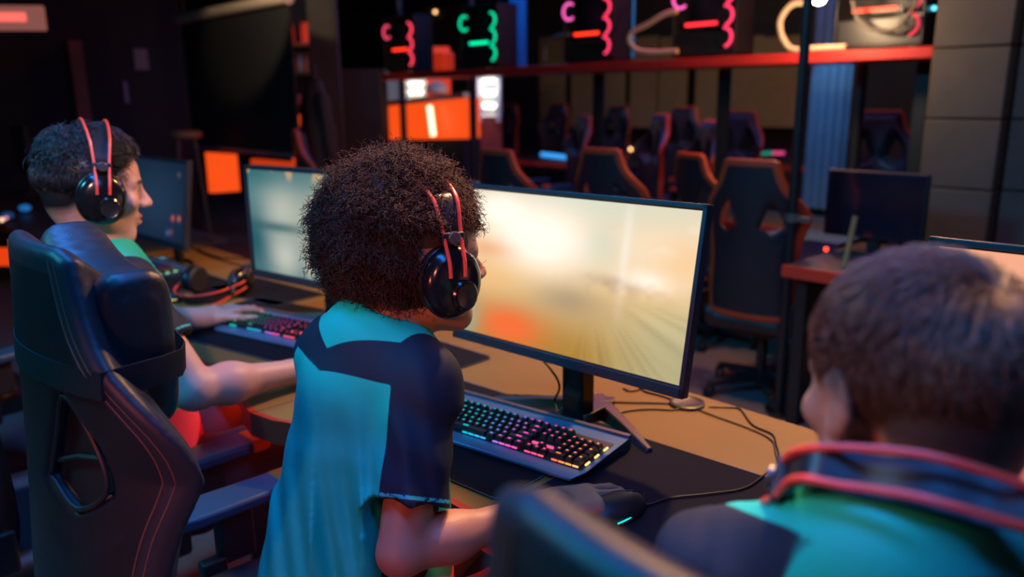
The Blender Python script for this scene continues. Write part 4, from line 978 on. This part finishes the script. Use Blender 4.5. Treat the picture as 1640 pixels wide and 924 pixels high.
# ================================================================== BACKGROUND
SY = 4.30
def shelf_pt(px, py=90): return at_y(px, py, SY)
x0, x1 = shelf_pt(555)[0], shelf_pt(1494, 84)[0]; SZ = shelf_pt(1285, 84)[2]
red_shelf = mat('red_shelf_board', (.55, .025, .02), .4)
t = thing('display_shelf', 'long red shelf carrying computers along the top of the hall', 'shelf', ((x0+x1)/2, SY+.2, 0))
MB().box((0, 0, SZ-.028), (x1-x0, .40, .056)).build('shelf_board', red_shelf, t, bevel=.004)
for px in (560, 905, 1110, 1440):
    X = shelf_pt(px)[0]-(x0+x1)/2; MB().box((X, .17, (SZ-.06)/2), (.07, .05, SZ-.06)).build('shelf_post', black_metal, t)
# free-standing poles
for px, py, Y, lab in ((1268, 360, 3.261, 'thin black pole from floor to ceiling right of the clear-standing chair'), (646, 190, 4.85, 'dark pole crossing the left part of the glowing orange counter'), (757, 150, 4.85, 'dark pole between orange counter and bright fridge'), (1372, 200, 4.9, 'dark pole right of the blue-lit strip of wall')):
    p = at_y(px, py, Y); r = .021 if Y < 3.5 else .035
    t = thing('pole', lab, 'pole', (p[0], p[1], 0)); MB().lathe([(r, .01), (r, 2.99)], 16).build('shaft', black_metal, t); MB().lathe([(r*2.2, 0), (r*2.2, .008), (r*1.1, .02)], 16).build('foot_plate', black_metal, t)
    if Y < 3.5: MB().lathe([(r*1.5, .91), (r*1.5, .945)], 16).box((.05, -.01, .925), (.08, .02, .022)).build('clamp', mat('grey_metal', (.18, .17, .16), .4, metal=.5), t)
# computers with lit fans standing on the shelf
case_m = mat('computer_case', (.012, .012, .014), .4); glass_m = mat('tinted_glass', (.02, .02, .025), .05)
def make_pc(px, fan_l, fan_r, strip_c, label, wdt=.46, ring_es=1.7, group=None):
    X = shelf_pt(px)[0]; t = thing('desktop_computer', label, 'computer', (X, SY+.17, SZ)); h = .48
    mb = MB().box((0, .10, h/2+.012), (wdt, .012, h)).box((0, 0, .018), (wdt, .21, .012)).box((0, 0, h+.006), (wdt, .21, .012)).box((-wdt/2+.006, 0, h/2+.012), (.012, .21, h)).box((wdt/2-.006, 0, h/2+.012), (.012, .21, h)).box((0, .0, .09), (wdt-.03, .19, .13))
    for sx in (-1, 1): mb.box((sx*wdt*.38, 0, .006), (.04, .18, .012))
    mb.build('case', case_m, t, bevel=.003)
    def fan(x, z, R_, c, a0, a1):
        f = MB().tube([(x+R_*math.cos(a), -.112, z+R_*math.sin(a)) for a in np.linspace(a0, a1, 20)], .0085, 7).build('fan_light', glow('fan_%.2f_%.2f_%.2f' % c, c, ring_es), t)
        mb = MB()
        for k in range(7):
            a = 2*pi*k/7; mb.box((x+.028*math.cos(a), -.108, z+.028*math.sin(a)), (.04, .003, .018), Matrix.Rotation(-a, 3, 'Y'))
        mb.build('fan_blades', matte_black, f)
    fan(-wdt*.36, .36, .055, fan_l, .3*pi, 1.72*pi)
    for k in range(3): fan(wdt*.33, .085+k*.125+.03, .055, fan_r, -.42*pi, .5*pi)
    b = MB().box((-.02, -.01, .20), (wdt*.55, .11, .03)).build('graphics_card', case_m, t)
    MB().box((-.04, -.068, .205), (wdt*.50, .004, .02)).build('light_bar', glow('bar_%.2f_%.2f' % strip_c[:2], strip_c, 2.6), b)
    return t
R1, GR, PK, RD = (1, .05, .10), (0, .62, .28), (.85, .10, .42), (1, .03, .01)
make_pc(630, (.75, .05, .12), R1, RD, 'computer with red fan lights, leftmost of the lit ones on the red shelf')
make_pc(757, GR, GR, GR, 'computer with green fan lights on the red shelf')
make_pc(930, PK, (.9, .04, .12), RD, 'computer with a pink fan above a red bar, right of the green one')
make_pc(1114, PK, (.95, .04, .12), (1, .02, .03), 'computer with a pink fan above a red bar, left of the warm lamp')
make_pc(1392, (.30, .04, .05), (.5, .03, .05), (1, .03, .03), 'computer with red light bar at the right end of the red shelf')
p = shelf_pt(696, 102); tag(MB().box((p[0], SY+.1, SZ+.075), (.13, .13, .15)).build('gift_box', mat('red_card_glow', (.8, .05, .02), .5, emit=(1, .05, .01), es=.35), bevel=.01), 'small bright red box on the red shelf, between red and green computers', 'box')  # card emits to look brightly lit; the box is no lamp
cream = mat('cream_cable', (.55, .42, .28), .55)
def shelf_cable(label, pts, r, m=cream):
    tag(MB().tube(spline([at_y(x, y, SY+.0) for x, y in pts], 8), r, 8).build('shelf_cable', m), label, 'cable')
shelf_cable('thick beige cable looping on the red shelf left of the pink fan', [(1084, 18), (1062, 24), (1035, 40), (1012, 52), (1008, 66), (1020, 80), (1045, 84), (1085, 82)], .017)
shelf_cable('pale cable ring on the red shelf beside the warm lamp', [(1290, 4), (1268, 8), (1252, 28), (1250, 48), (1258, 68), (1272, 79), (1310, 77), (1355, 75)], .016)
shelf_cable('dim cable bending up behind the third lit computer', [(873, 96), (874, 75), (888, 60), (912, 55)], .013, mat('dim_cable', (.10, .09, .08), .6))
shelf_cable('dim cable hanging in a wide bow at the right end of the red shelf', [(1365, 0), (1374, 30), (1395, 46), (1430, 48), (1455, 25), (1470, 0)], .010, mat('dim_cable', (.10, .09, .08), .6))
# visible warm lamp above the shelf
p = at_y(1312, -4, 4.0)
t = thing('spot_lamp', 'warm glowing spot lamp at the top edge above the red shelf', 'lamp', (p[0], p[1], p[2]))
MB().lathe([(.030, .0), (.055, .03), (.06, .10), (.03, .13)], 24).build('lamp_shade', mat('lamp_shade_white', (.6, .5, .4), .5), t)
MB().lathe([(.003, -.035), (.028, -.025), (.034, .0), (.03, .012)], 20).build('bulb', glow('warm_bulb', (1, .66, .34), 90), t)
MB().tube([(0, 0, .13), (0, 0, 3.0-p[2])], .006, 8).build('rod', black_metal, t)
lb = bpy.data.lights.new('bulb_light', 'POINT'); lb.color = (1, .66, .36); lb.energy = 22; lb.shadow_soft_size = .05
lo_ = bpy.data.objects.new('bulb_light', lb); COL.objects.link(lo_); lo_.location = (p[0], p[1]-.05, p[2]-.08)
# blue-lit wall strip and curtain, pale wall boards
blue_wall = mat('blue_cloth', (.10, .20, .30), .8, bump=(20, .4))
def panel(px0, px1, py0, py1, Y, name, m, label, cat, th=.04, group=None):
    a = at_y(px0, py0, Y); b = at_y(px1, py1, Y); o = MB().box(((a[0]+b[0])/2, Y, (a[2]+b[2])/2), (abs(b[0]-a[0]), th, abs(a[2]-b[2]))).build(name, m, bevel=.008)
    return tag(o, label, cat, group)
board = mat('yellow_board', (.42, .27, .09), .7, bump=(14, .2))
for i, (a, b) in enumerate(((865, 905), (916, 955), (962, 1000), (1012, 1050), (1058, 1098), (1118, 1158), (1170, 1215), (1222, 1276))):
    panel(a, b, 60, 205, 8.9, 'wall_board', board, ('yellowish wall board, %s in the row under the red shelf' % ('first', 'second', 'third', 'fourth', 'fifth', 'sixth', 'seventh', 'last')[i]), 'wall panel', group='wall boards under the red shelf')
p0 = at_y(1302, 90, 5.6); p1 = at_y(1352, 270, 5.6)
V = []; F_ = []; nx = 40
for i in range(nx+1):
    u = i/nx; x = p0[0]*(1-u)+p1[0]*u; y = 5.6+.035*math.sin(u*pi*2*4.5); V += [(x, y, p1[2]-.3), (x, y, 2.7), (x, y+.012, 2.7), (x, y+.012, p1[2]-.3)]
for i in range(nx):
    for k in range(4): F_.append((4*i+k, 4*i+4+k, 4*i+4+(k+1) % 4, 4*i+(k+1) % 4))
F_ += [(0, 1, 2, 3), (4*nx+3, 4*nx+2, 4*nx+1, 4*nx)]
tag(MB().add(V, F_).build('curtain', blue_wall), 'blue-lit hanging curtain under the red shelf right of the black pole', 'curtain')
lamp('curtain_light', 'SPOT', tuple(at_y(1318, 40, 5.0)+np.array((0, 0, .5))), tuple(at_y(1340, 170, 5.6)), (.10, .55, 1), 60, .05, spot=.55)
panel(818, 842, -30, 112, 5.6, 'blue_banner', mat('blue_banner_cloth', (.02, .10, .25), .7), 'vertical blue banner between green computer and pink-fan computer', 'banner')
panel(1003, 1014, -30, 92, 4.75, 'blue_light_tube', glow('blue_tube', (.02, .22, .6), .5), 'slim blue glowing tube between two computers on the red shelf', 'light tube', th=.02)
lamp('banner_light', 'SPOT', tuple(at_y(830, -60, 4.9)), tuple(at_y(830, 60, 5.6)), (.1, .5, 1), 25, .05, spot=1.0)
# second-row desks with glowing keyboards
def far_desk(a, b, Y0, Y1, label, z=.74, group='far desks'):
    t = thing('desk', label, 'desk', ((a+b)/2, (Y0+Y1)/2, 0), group=group)
    MB().box((0, 0, z-.012), (b-a, Y1-Y0, .024)).build('tabletop', mat('far_desk_top', (.05, .045, .045), .45), t)
    MB().box((0, -(Y1-Y0)/2-.004, z-.02), (b-a, .008, .05)).build('edge_band', mat('far_red_edge', (.62, .045, .02), .45), t)
    for sx in (-1, 1): MB().box((sx*(b-a-.1)/2, 0, z/2-.02), (.05, (Y1-Y0)*.8, z-.04)).build('leg', black_metal, t)
    return t
far_desk(-1.62, -.35, 3.12, 3.9, 'far desk with red edge right of the black pole, near the short-haired head')
for a_, b_, lab in ((-3.2, -1.72, 'far desk under the red shelf behind the clear-standing chair'), (-4.75, -3.22, 'far desk under the red shelf, middle one of three'), (-6.3, -4.77, 'far desk under the red shelf at its left end')):
    far_desk(a_, b_, 4.02, 4.60, lab)
far_desk(-7.4, -5.2, 6.45, 7.15, 'distant desk carrying the blue light bar')
far_desk(-5.3, -3.6, 7.7, 8.4, 'distant desk carrying the pink and green glowing keyboard')
def far_monitor(px, py, Y, label, w_=.54, h_=.32, yaw=0, pic=None, zd=.74):
    p = at_y(px, py, Y); p[2] = zd+.171+h_/2; t = thing('monitor', label, 'monitor', (p[0], p[1], p[2]-h_/2), yaw, 'far monitors')
    MB().box((0, 0, h_/2), (w_, .03, h_)).build('housing', matte_black, t, bevel=.004)
    MB().box((0, -.0165, h_/2), (w_-.02, .003, h_-.02)).build('screen', pic or mat('dark_screen', (.012, .015, .03), .15), t)
    MB().box((0, .03, -.171+(.74-zd)+.06), (.05, .04, .14)).box((0, .03, -.165+(.74-zd)), (.22, .16, .012)).build('stand', matte_black, t)
    return t
far_monitor(1402, 322, 3.60, 'dark monitor on the far desk between black pole and block wall', .44, .30, zd=.645)
def light_bar(px0, px1, py0, py1, D_, colr, es, label, th=.02, name='light_bar'):
    a = at_d(px0, py0, D_); b = at_d(px1, py1, D_); tag(MB().tube([a, (a+b)/2, b], th, 10).build(name, glow('g_'+label[:24], colr, es)), label, 'light')
def desk_bar(px0, px1, py0, py1, z, colr, es, label, th): 
    a = at_z(px0, py0, z); b = at_z(px1, py1, z); tag(MB().tube([a, (a+b)/2, b], th, 10).build('light_bar', glow('g_'+label[:24], colr, es)), label, 'light')
desk_bar(868, 908, 247, 252, .765, (.04, .32, .85), 1.3, 'short blue light bar above the bright monitor', .026)
desk_bar(1219, 1236, 246, 245, .76, (.05, .5, .35), .5, 'green part of the far keyboard glow left of the pole', .02)
desk_bar(1238, 1256, 245, 245, .76, (.9, .06, .25), 1.0, 'pink part of the far keyboard glow left of the pole', .02)
def dot(px, py, D_, colr, es, label, r=.012):
    p = at_d(px, py, D_) if D_ else at_y(px, py, 9.385); m = MB().lathe([(.001, -r), (r*.7, -r*.7), (r, 0), (r*.7, r*.7), (.001, r)], 14, Matrix.Translation(p)); tag(m.build('indicator_light', glow('dot_'+label[:24], colr, es)), label, 'light')
dot(1010, 239, None, (1, .55, .2), 5, 'tiny amber light low on the back wall, above the bright monitor', .022)
dot(697, 19, None, (1, .5, .2), 4.5, 'tiny amber light high on the back wall, above the red fans', .028)
dot(1323, 399, 3.5, (1, .05, .02), 3.5, 'tiny red light on the far desk above the short-haired head', .010)
dot(1496, 13, 4.0, (.1, .6, .8), 3, 'tiny cyan light at the top left corner of the block pier', .012)
# blue mat and orange stick on the far desk
p = at_z(1300, 378, .745); tag(MB().box((p[0], p[1], .748), (.42, .30, .006)).build('mouse_mat', mat('blue_mat', (.02, .10, .30), .6)), 'blue mat on the far desk right of the black pole', 'mouse mat')
a = at_d(1356, 378, 3.3); b = at_d(1370, 346, 3.3); a[2] = .742; tag(MB().tube([a, (a+b)/2, b], .012, 8).build('bracket', mat('brass', (.45, .28, .10), .5)), 'short brass-coloured bracket on the far desk above the short-haired head', 'bracket')

# ---- bar, fridges and shelves at the left rear
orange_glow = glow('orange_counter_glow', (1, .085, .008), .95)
t_b = at_d(690, 190, 8.0); ang = .95
def bpt(px, py, D_=8.0): return at_d(px, py, D_)
def upright_panel(name, m, q, th, parent=None):
    """panel from four image-corner points on one upright plane; q = [(px,py),(px,py)] left-bottom, right-bottom + top rows; thickness th"""
    a, b, c, d = q; n = nrm(np.cross(b-a, d-a))*th; V = [a, b, c, d, a-n, b-n, c-n, d-n]
    o = MB().add(V, [(0, 1, 2, 3), (7, 6, 5, 4), (1, 0, 4, 5), (2, 1, 5, 6), (3, 2, 6, 7), (0, 3, 7, 4)]).build(name, m); return o
def quad_at(px0, px1, pt0, pt1, pb0, pb1, D0, D1):
    a = at_d(px0, pb0, D0); b = at_d(px1, pb1, D1); c = at_d(px1, pt1, D1); d = at_d(px0, pt0, D0); d[:2] = a[:2]; c[:2] = b[:2]; return a, b, c, d
def under(root_name, label, cat, loc): return thing(root_name, label, cat, loc)
def adopt(o, parent):
    o.parent = parent; o.matrix_parent_inverse = parent.matrix_world.inverted() if False else Matrix.Translation(-Vector(parent.location)); return o
ctr = at_d(690, 222, 8.0); cz = thing('bar_counter', 'glowing orange bar counter with a white light tube, above the curly hair', 'counter', (ctr[0], ctr[1], 0))
q = quad_at(618, 744, 170, 157, 224, 222, 8.3, 7.7); adopt(upright_panel('front_panel', orange_glow, q, .25), cz)
a, b, c, d = q; base_q = (np.array((a[0], a[1], 0.0)), np.array((b[0], b[1], 0.0)), b-(0, 0, .005), a-(0, 0, .005)); adopt(upright_panel('plinth', dark_wall, base_q, .25), cz)
top = MB().add([d+(0, 0, .0), c, c+(0, 0, .05), d+(0, 0, .05)]+[p+np.array((-.25, .35, 0)) for p in (d, c, c+(0, 0, .05), d+(0, 0, .05))], [(0, 1, 2, 3), (7, 6, 5, 4), (1, 0, 4, 5), (2, 1, 5, 6), (3, 2, 6, 7), (0, 3, 7, 4)]).build('counter_top', mat('grey_counter', (.25, .24, .22), .5)); adopt(top, cz)
a = at_d(694, 217, 7.75); b = at_d(688, 170, 7.75); adopt(MB().tube([a, (a+b)/2, b], .028, 10).build('light_tube', glow('white_tube', (1, .72, .42), 2.6)), cz)
# drinks fridge: lit glass door with four shelves of bottles
def fridge(px0, px1, pt, pb, D_, label, es):
    a, b, c, d = quad_at(px0, px1, pt, pt, pb, pb, D_, D_); t = thing('drinks_fridge', label, 'fridge', (a[0], a[1], 0)); h = d[2]-a[2]; X = nrm(b-a); W_ = np.linalg.norm(b-a); N = np.array((-X[1], X[0], 0)); z0 = a[2]
    A3 = Matrix(((X[0], N[0], 0), (X[1], N[1], 0), (0, 0, 1)))
    P = lambda u, v, z: Vector((X*u*W_+N*v))+Vector((0, 0, z))
    MB().box(P(.5, .35, z0/2), (W_+.08, .5, z0), A3).build('plinth', mat('fridge_red', (.25, .05, .03), .5), t)
    MB().box(P(.5, .5, z0+h/2), (W_+.08, .06, h+.1), A3).box(P(-.04, .25, z0+h/2), (.04, .5, h+.1), A3).box(P(1.04, .25, z0+h/2), (.04, .5, h+.1), A3).box(P(.5, .25, z0+h+.04), (W_+.08, .5, .03), A3).build('cabinet', mat('fridge_white', (.6, .6, .6), .4), t)
    MB().box(P(.5, .46, z0+h/2), (W_, .01, h), A3).build('light_panel', glow('fridge_light_%.1f' % es, (1, .93, .80), es), t)
    lb_ = bpy.data.lights.new('bottle_fill', 'POINT'); lb_.energy = es*.7; lb_.color = (1, .93, .82); lb_.shadow_soft_size = .05  # added point light at the front, brightens the backlit bottles
    lo2 = bpy.data.objects.new('bottle_fill', lb_); COL.objects.link(lo2); lo2.location = Vector(t.location)+P(.5, -.12, z0+h*.6)
    for k in range(4):
        z = z0+h*k/4+.01; MB().box(P(.5, .25, z), (W_, .30, .008), A3).build('shelf', mat('fridge_shelf', (.7, .75, .8), .4), t)
        for j in range(4):
            mb = MB().lathe([(.001, z+.012), (.028, z+.012), (.028, z+h*.11), (.010, z+h*.15), (.010, z+h*.18), (.001, z+h*.18)], 12, Matrix.Translation(P(.14+.24*j, .18, 0)))
            cols = ((.45, .65, .75), (.85, .55, .35), (.8, .8, .75), (.55, .7, .5))
            tag(mb.build('bottle', mat('bottle_%d' % ((j+k) % 4), cols[(j+k) % 4], .3), loc=t.location), 'small bottle inside the %s, %s shelf' % (label[:34], ('bottom', 'second', 'third', 'top')[k]), 'bottle', 'bottles in '+label[:30])
    return t
fridge(769, 797, 106, 188, 8.4, 'bright glass-door drinks fridge beside the orange counter', 3.4)
fridge(648, 680, 106, 160, 9.6, 'bright shelf cabinet behind the left end of the orange counter', 3.6)
q = quad_at(684, 720, 76, 76, 158, 156, 9.2, 9.2); q = (np.array((q[0][0], q[0][1], 0.)), np.array((q[1][0], q[1][1], 0.)), q[2], q[3]); o = upright_panel('cabinet', mat('red_cabinet_glow', (.75, .05, .02), .5, emit=(1, .06, .01), es=.6), q, .3); tag(o, 'red cabinet standing behind the orange counter', 'cabinet')  # lit look put in as emission; the cabinet has no lamp
q = quad_at(619, 640, 110, 110, 168, 168, 8.9, 8.9); q = (np.array((q[0][0], q[0][1], 0.)), np.array((q[1][0], q[1][1], 0.)), q[2], q[3]); tag(upright_panel('glass_case', mat('pale_glass_glow', (.30, .33, .30), .3, emit=(.5, .6, .5), es=.10), q, .3), 'pale glass case at the left end of the orange counter', 'case')  # faint emission put into the glass to lighten it
p = at_d(700, 148, 8.6); tag(MB().lathe([(.06, -.03), (.12, .0), (.11, .07), (.05, .11), (.001, .12)], 20, Matrix.Translation(p)).build('bread_basket', mat('tan_basket', (.7, .45, .28), .6)), 'tan round basket on the orange counter', 'basket')
tag(upright_panel('partition', mat('grey_partition', (.055, .055, .065), .8), quad_at(556, 617, 112, 112, 300, 300, 7.2, 7.2), .1), 'grey partition between dark pillar and orange counter', 'partition')
tag(upright_panel('column', mat('grey_column', (.075, .068, .066), .85), quad_at(512, 556, -20, -20, 330, 330, 6.8, 6.8), .06), 'grey square column behind the curly hair, left of the red shelf', 'column')
# shelving with red cups and bottles at the left
c0 = at_d(482, 70, 8.2)
t = thing('display_shelf', 'dark shelving with two red jars, left of the grey column', 'shelf', (c0[0], c0[1], 0)); X = nrm(np.cross((0, 0, 1), c0-CAM)*-1); X[2] = 0; X = nrm(X); N = np.array((-X[1], X[0], 0)); A3 = Matrix(((X[0], N[0], 0), (X[1], N[1], 0), (0, 0, 1)))
for z, m in ((at_d(482, 72, 8.2)[2], mat('brown_shelf', (.35, .06, .03), .5)), (at_d(482, 118, 8.2)[2], black_metal), (at_d(482, 170, 8.2)[2], black_metal)):
    MB().box((0, 0, z), (.42, .28, .03), A3).build('shelf_board', m, t)
MB().box((N*.16).tolist(), (.46, .03, .02), A3).box(Vector(N*.16)+Vector((0, 0, 1.3)), (.46, .03, 2.6), A3).build('back_board', dark_wall, t)
for px, lab in ((462, 'left red jar on the dark shelving'), (492, 'right red jar on the dark shelving')):
    p = at_d(px, 64, 8.2); r = .058; tag(MB().lathe([(r, 0), (r, .15), (r*.85, .17), (r*.9, .19), (.001, .20)], 18).build('jar', mat('red_jar_glow', (.75, .05, .03), .4, emit=(1, .05, .02), es=.28), loc=(p[0], p[1], at_d(482, 70, 8.2)[2]+.012)), lab, 'jar', 'red jars')  # jars emit slightly to look lit; they hold no lamp
for k in range(5):
    p = at_d(463+k*9.5, 116, 8.15); tag(MB().lathe([(.022, 0), (.022, .10), (.009, .14), (.009, .17), (.001, .17)], 12).build('bottle', mat('shelf_bottle_%d' % (k % 2), ((.35, .35, .45), (.5, .10, .05))[k % 2], .25), loc=(p[0], p[1], at_d(482, 118, 8.2)[2]+.016)), 'small bottle on the dark shelving, %s from the left' % ('first', 'second', 'third', 'fourth', 'fifth')[k], 'bottle', 'bottles on the dark shelving')
for k in range(3):
    p = at_d(466+k*13, 168, 8.15); tag(MB().lathe([(.03, 0), (.03, .08), (.02, .10), (.001, .10)], 12).build('can', mat('shelf_can_%d' % k, ((.4, .42, .5), (.55, .15, .10), (.4, .42, .5))[k], .35), loc=(p[0], p[1], at_d(482, 170, 8.2)[2]+.016)), 'small can on the lower shelving, %s one' % ('left', 'middle', 'right')[k], 'can', 'cans on the lower shelving')
a = at_d(482, 185, 7.9); q = quad_at(465, 500, 184, 184, 250, 250, 7.9, 7.9); qa = [p.copy() for p in q]; dx = (qa[1]-qa[0])*.28; qa[0] += dx; qa[1] -= dx*.2; qa[0][2] = qa[1][2] = 0
tag(upright_panel('glowing_board', orange_glow, tuple(qa), .08), 'narrow orange glowing board below the dark shelving', 'board')
# bar front at lower left with white rail
q = quad_at(344, 385, 243, 246, 309, 306, 6.6, 6.9); tag(upright_panel('glowing_board', orange_glow, q, .06), 'orange glowing board left of the teal monitor', 'board')
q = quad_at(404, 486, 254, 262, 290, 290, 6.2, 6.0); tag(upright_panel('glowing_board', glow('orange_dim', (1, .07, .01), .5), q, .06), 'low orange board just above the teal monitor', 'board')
# hanging coat on a stand
c0 = at_d(508, 200, 6.2); t = thing('coat_stand', 'dark coat hanging on a stand left of the grey column', 'coat stand', (c0[0], c0[1], 0))
f = Field((-.22, -.2, .55), (.22, .2, 1.75), .015); f.cap((0, 0, 1.55), (0, 0, 1.15), .07, .13, k=0); f.cap((0, 0, 1.2), (.03, 0, .75), .13, .15, k=.05); f.cap((-.12, 0, 1.45), (-.16, -.02, .95), .05, .06, k=.03); f.cap((.12, 0, 1.45), (.16, .02, .95), .05, .06, k=.03)
f.displace(lambda x, y, z: .012*np.sin(x*40+z*5)*np.sin(y*30+z*3)); V, Q = f.mesh(); me = fast_mesh('coat', V, Q); me.materials.append(mat('coat_cloth', (.035, .035, .03), .8)); link_mesh('coat', me, t)
MB().lathe([(.02, .02), (.02, 1.7), (.001, 1.72)], 12).lathe([(.2, 0), (.2, .02), (.02, .03)], 20).build('stand', black_metal, t)
# projection screen with lit top bar
Y = 2.9; a = at_y(270, 30, Y); b = at_y(459, 2, Y); c = at_y(308, 234, Y); d = at_y(479, 250, Y)
xa, xb = a[0]+.25, b[0]; zt = (a[2]+b[2])/2-.0; zb = (c[2]+d[2])/2
t = thing('projection_screen', 'large black hanging screen with pale top and bottom bars, upper left', 'screen', ((xa+xb)/2, Y, 0))
W_ = xb-xa; MB().box((0, .02, (zt+zb)/2), (W_, .02, zt-zb)).build('screen_cloth', mat('black_screen_cloth', (.010, .009, .011), .85), t)
MB().tube([(-W_/2-.03, 0, zt), (0, 0, zt), (W_/2+.03, 0, zt)], .045, 14).build('top_roller', mat('cream_metal', (.55, .42, .33), .45), t)
MB().box((0, 0, zb), (W_+.04, .035, .035)).build('bottom_bar', mat('grey_bar', (.16, .15, .17), .45), t)
for sx in (-1, 1): MB().tube([(sx*W_*.45, 0, zt), (sx*W_*.45, 0, 3.0)], .006, 6).build('hanger', black_metal, t)
lamp('roller_light', 'SPOT', (xb+.4, Y-.8, zt+.35), (xb-.4, Y, zt), (1, .75, .45), 45, .05, spot=.8)
# lit exit-style sign
p = at_d(10, 29, 5.5); t = thing('wall_sign', 'blurred pink-lit sign box in the upper left corner', 'sign', tuple(p), .95)
MB().box((0, 0, 0), (.50, .05, .165)).build('sign_box', mat('sign_plastic', (.3, .12, .10), .5, emit=(.85, .30, .24), es=.26), t, bevel=.01)
MB().box((-.03, -.028, .005), (.34, .006, .06)).build('lettering', glow('sign_red', (1, .16, .12), 1.15), t)
MB().tube([(0, 0, .08), (0, 0, 3.0-p[2])], .008, 8).build('rod', black_metal, t)
# doorway frame, notices, stool at the left
def wall_box(px0, px1, py0, py1, name, m, th=.02):
    a = at_x(px0, py0, -8.5); b = at_x(px1, py1, -8.5); return MB().box((-8.5+th/2, (a[1]+b[1])/2, (a[2]+b[2])/2), (th, abs(a[1]-b[1]), abs(a[2]-b[2]))).build(name, m)
tag(wall_box(128, 142, 66, 330, 'trim_1', mat('brown_frame', (.30, .10, .06), .6), .05), kind='structure')
for px, py, w_, h_, lab in ((225, 95, 26, 34, 'grey notice on the dark wall above the profile boy'), (201, 148, 10, 34, 'small violet notice on the dark wall left of the grey one')):
    tag(wall_box(px-w_/2, px+w_/2, py-h_/2, py+h_/2, 'notice', mat('notice_paper_%d' % px, (.30, .28, .28) if px > 210 else (.28, .24, .45), .7)), lab, 'notice')
c0 = at_d(298, 215, 6.0); t = thing('bar_stool', 'bar stool with lit wooden seat left of the orange panel', 'stool', (c0[0], c0[1], 0))
z = c0[2]; MB().lathe([(.10, z-.03), (.12, z-.01), (.12, z+.015), (.09, z+.03)], 24).build('seat', mat('stool_seat', (.45, .20, .10), .5), t)
for k in range(4):
    a = k*pi/2+.4; MB().tube([(.08*math.cos(a), .08*math.sin(a), z-.02), (.18*math.cos(a), .18*math.sin(a), .005)], .014, 8).build('leg', mat('stool_leg', (.18, .08, .05), .5), t)
# far-left desk with blue-lit kit
fd = far_desk(-7.7, -4.05, 1.02, 1.75, 'desk at the far left edge with glowing keyboard and dark monitor')
far_monitor(36, 245, 1.55, 'dark monitor at the left edge behind the profile boy', .40, .36, zd=.74)
for px, py, c_, es, lab in ((40, 333, (.02, .25, .8), .5, 'blue-lit mouse on the far-left desk'), (12, 345, (.02, .12, .35), .35, 'blue keyboard glow at the far-left edge')):
    p = at_z(px, py, .78); f = Field(p-.12, p+.12, .008); f.ell(p, (.05, .035, .022), None, 0); V, Q = f.mesh(); me = fast_mesh('computer_mouse', V, Q); me.materials.append(glow('far_'+lab[:10], c_, es)); tag(link_mesh('computer_mouse', me), lab, 'computer mouse')
dot(3, 352, 4.3, (1, .6, .4), 1.6, 'tiny pale light at the left edge', .012); dot(10, 349, 4.3, (.9, .3, .4), 1.0, 'tiny pink light at the left edge', .010)
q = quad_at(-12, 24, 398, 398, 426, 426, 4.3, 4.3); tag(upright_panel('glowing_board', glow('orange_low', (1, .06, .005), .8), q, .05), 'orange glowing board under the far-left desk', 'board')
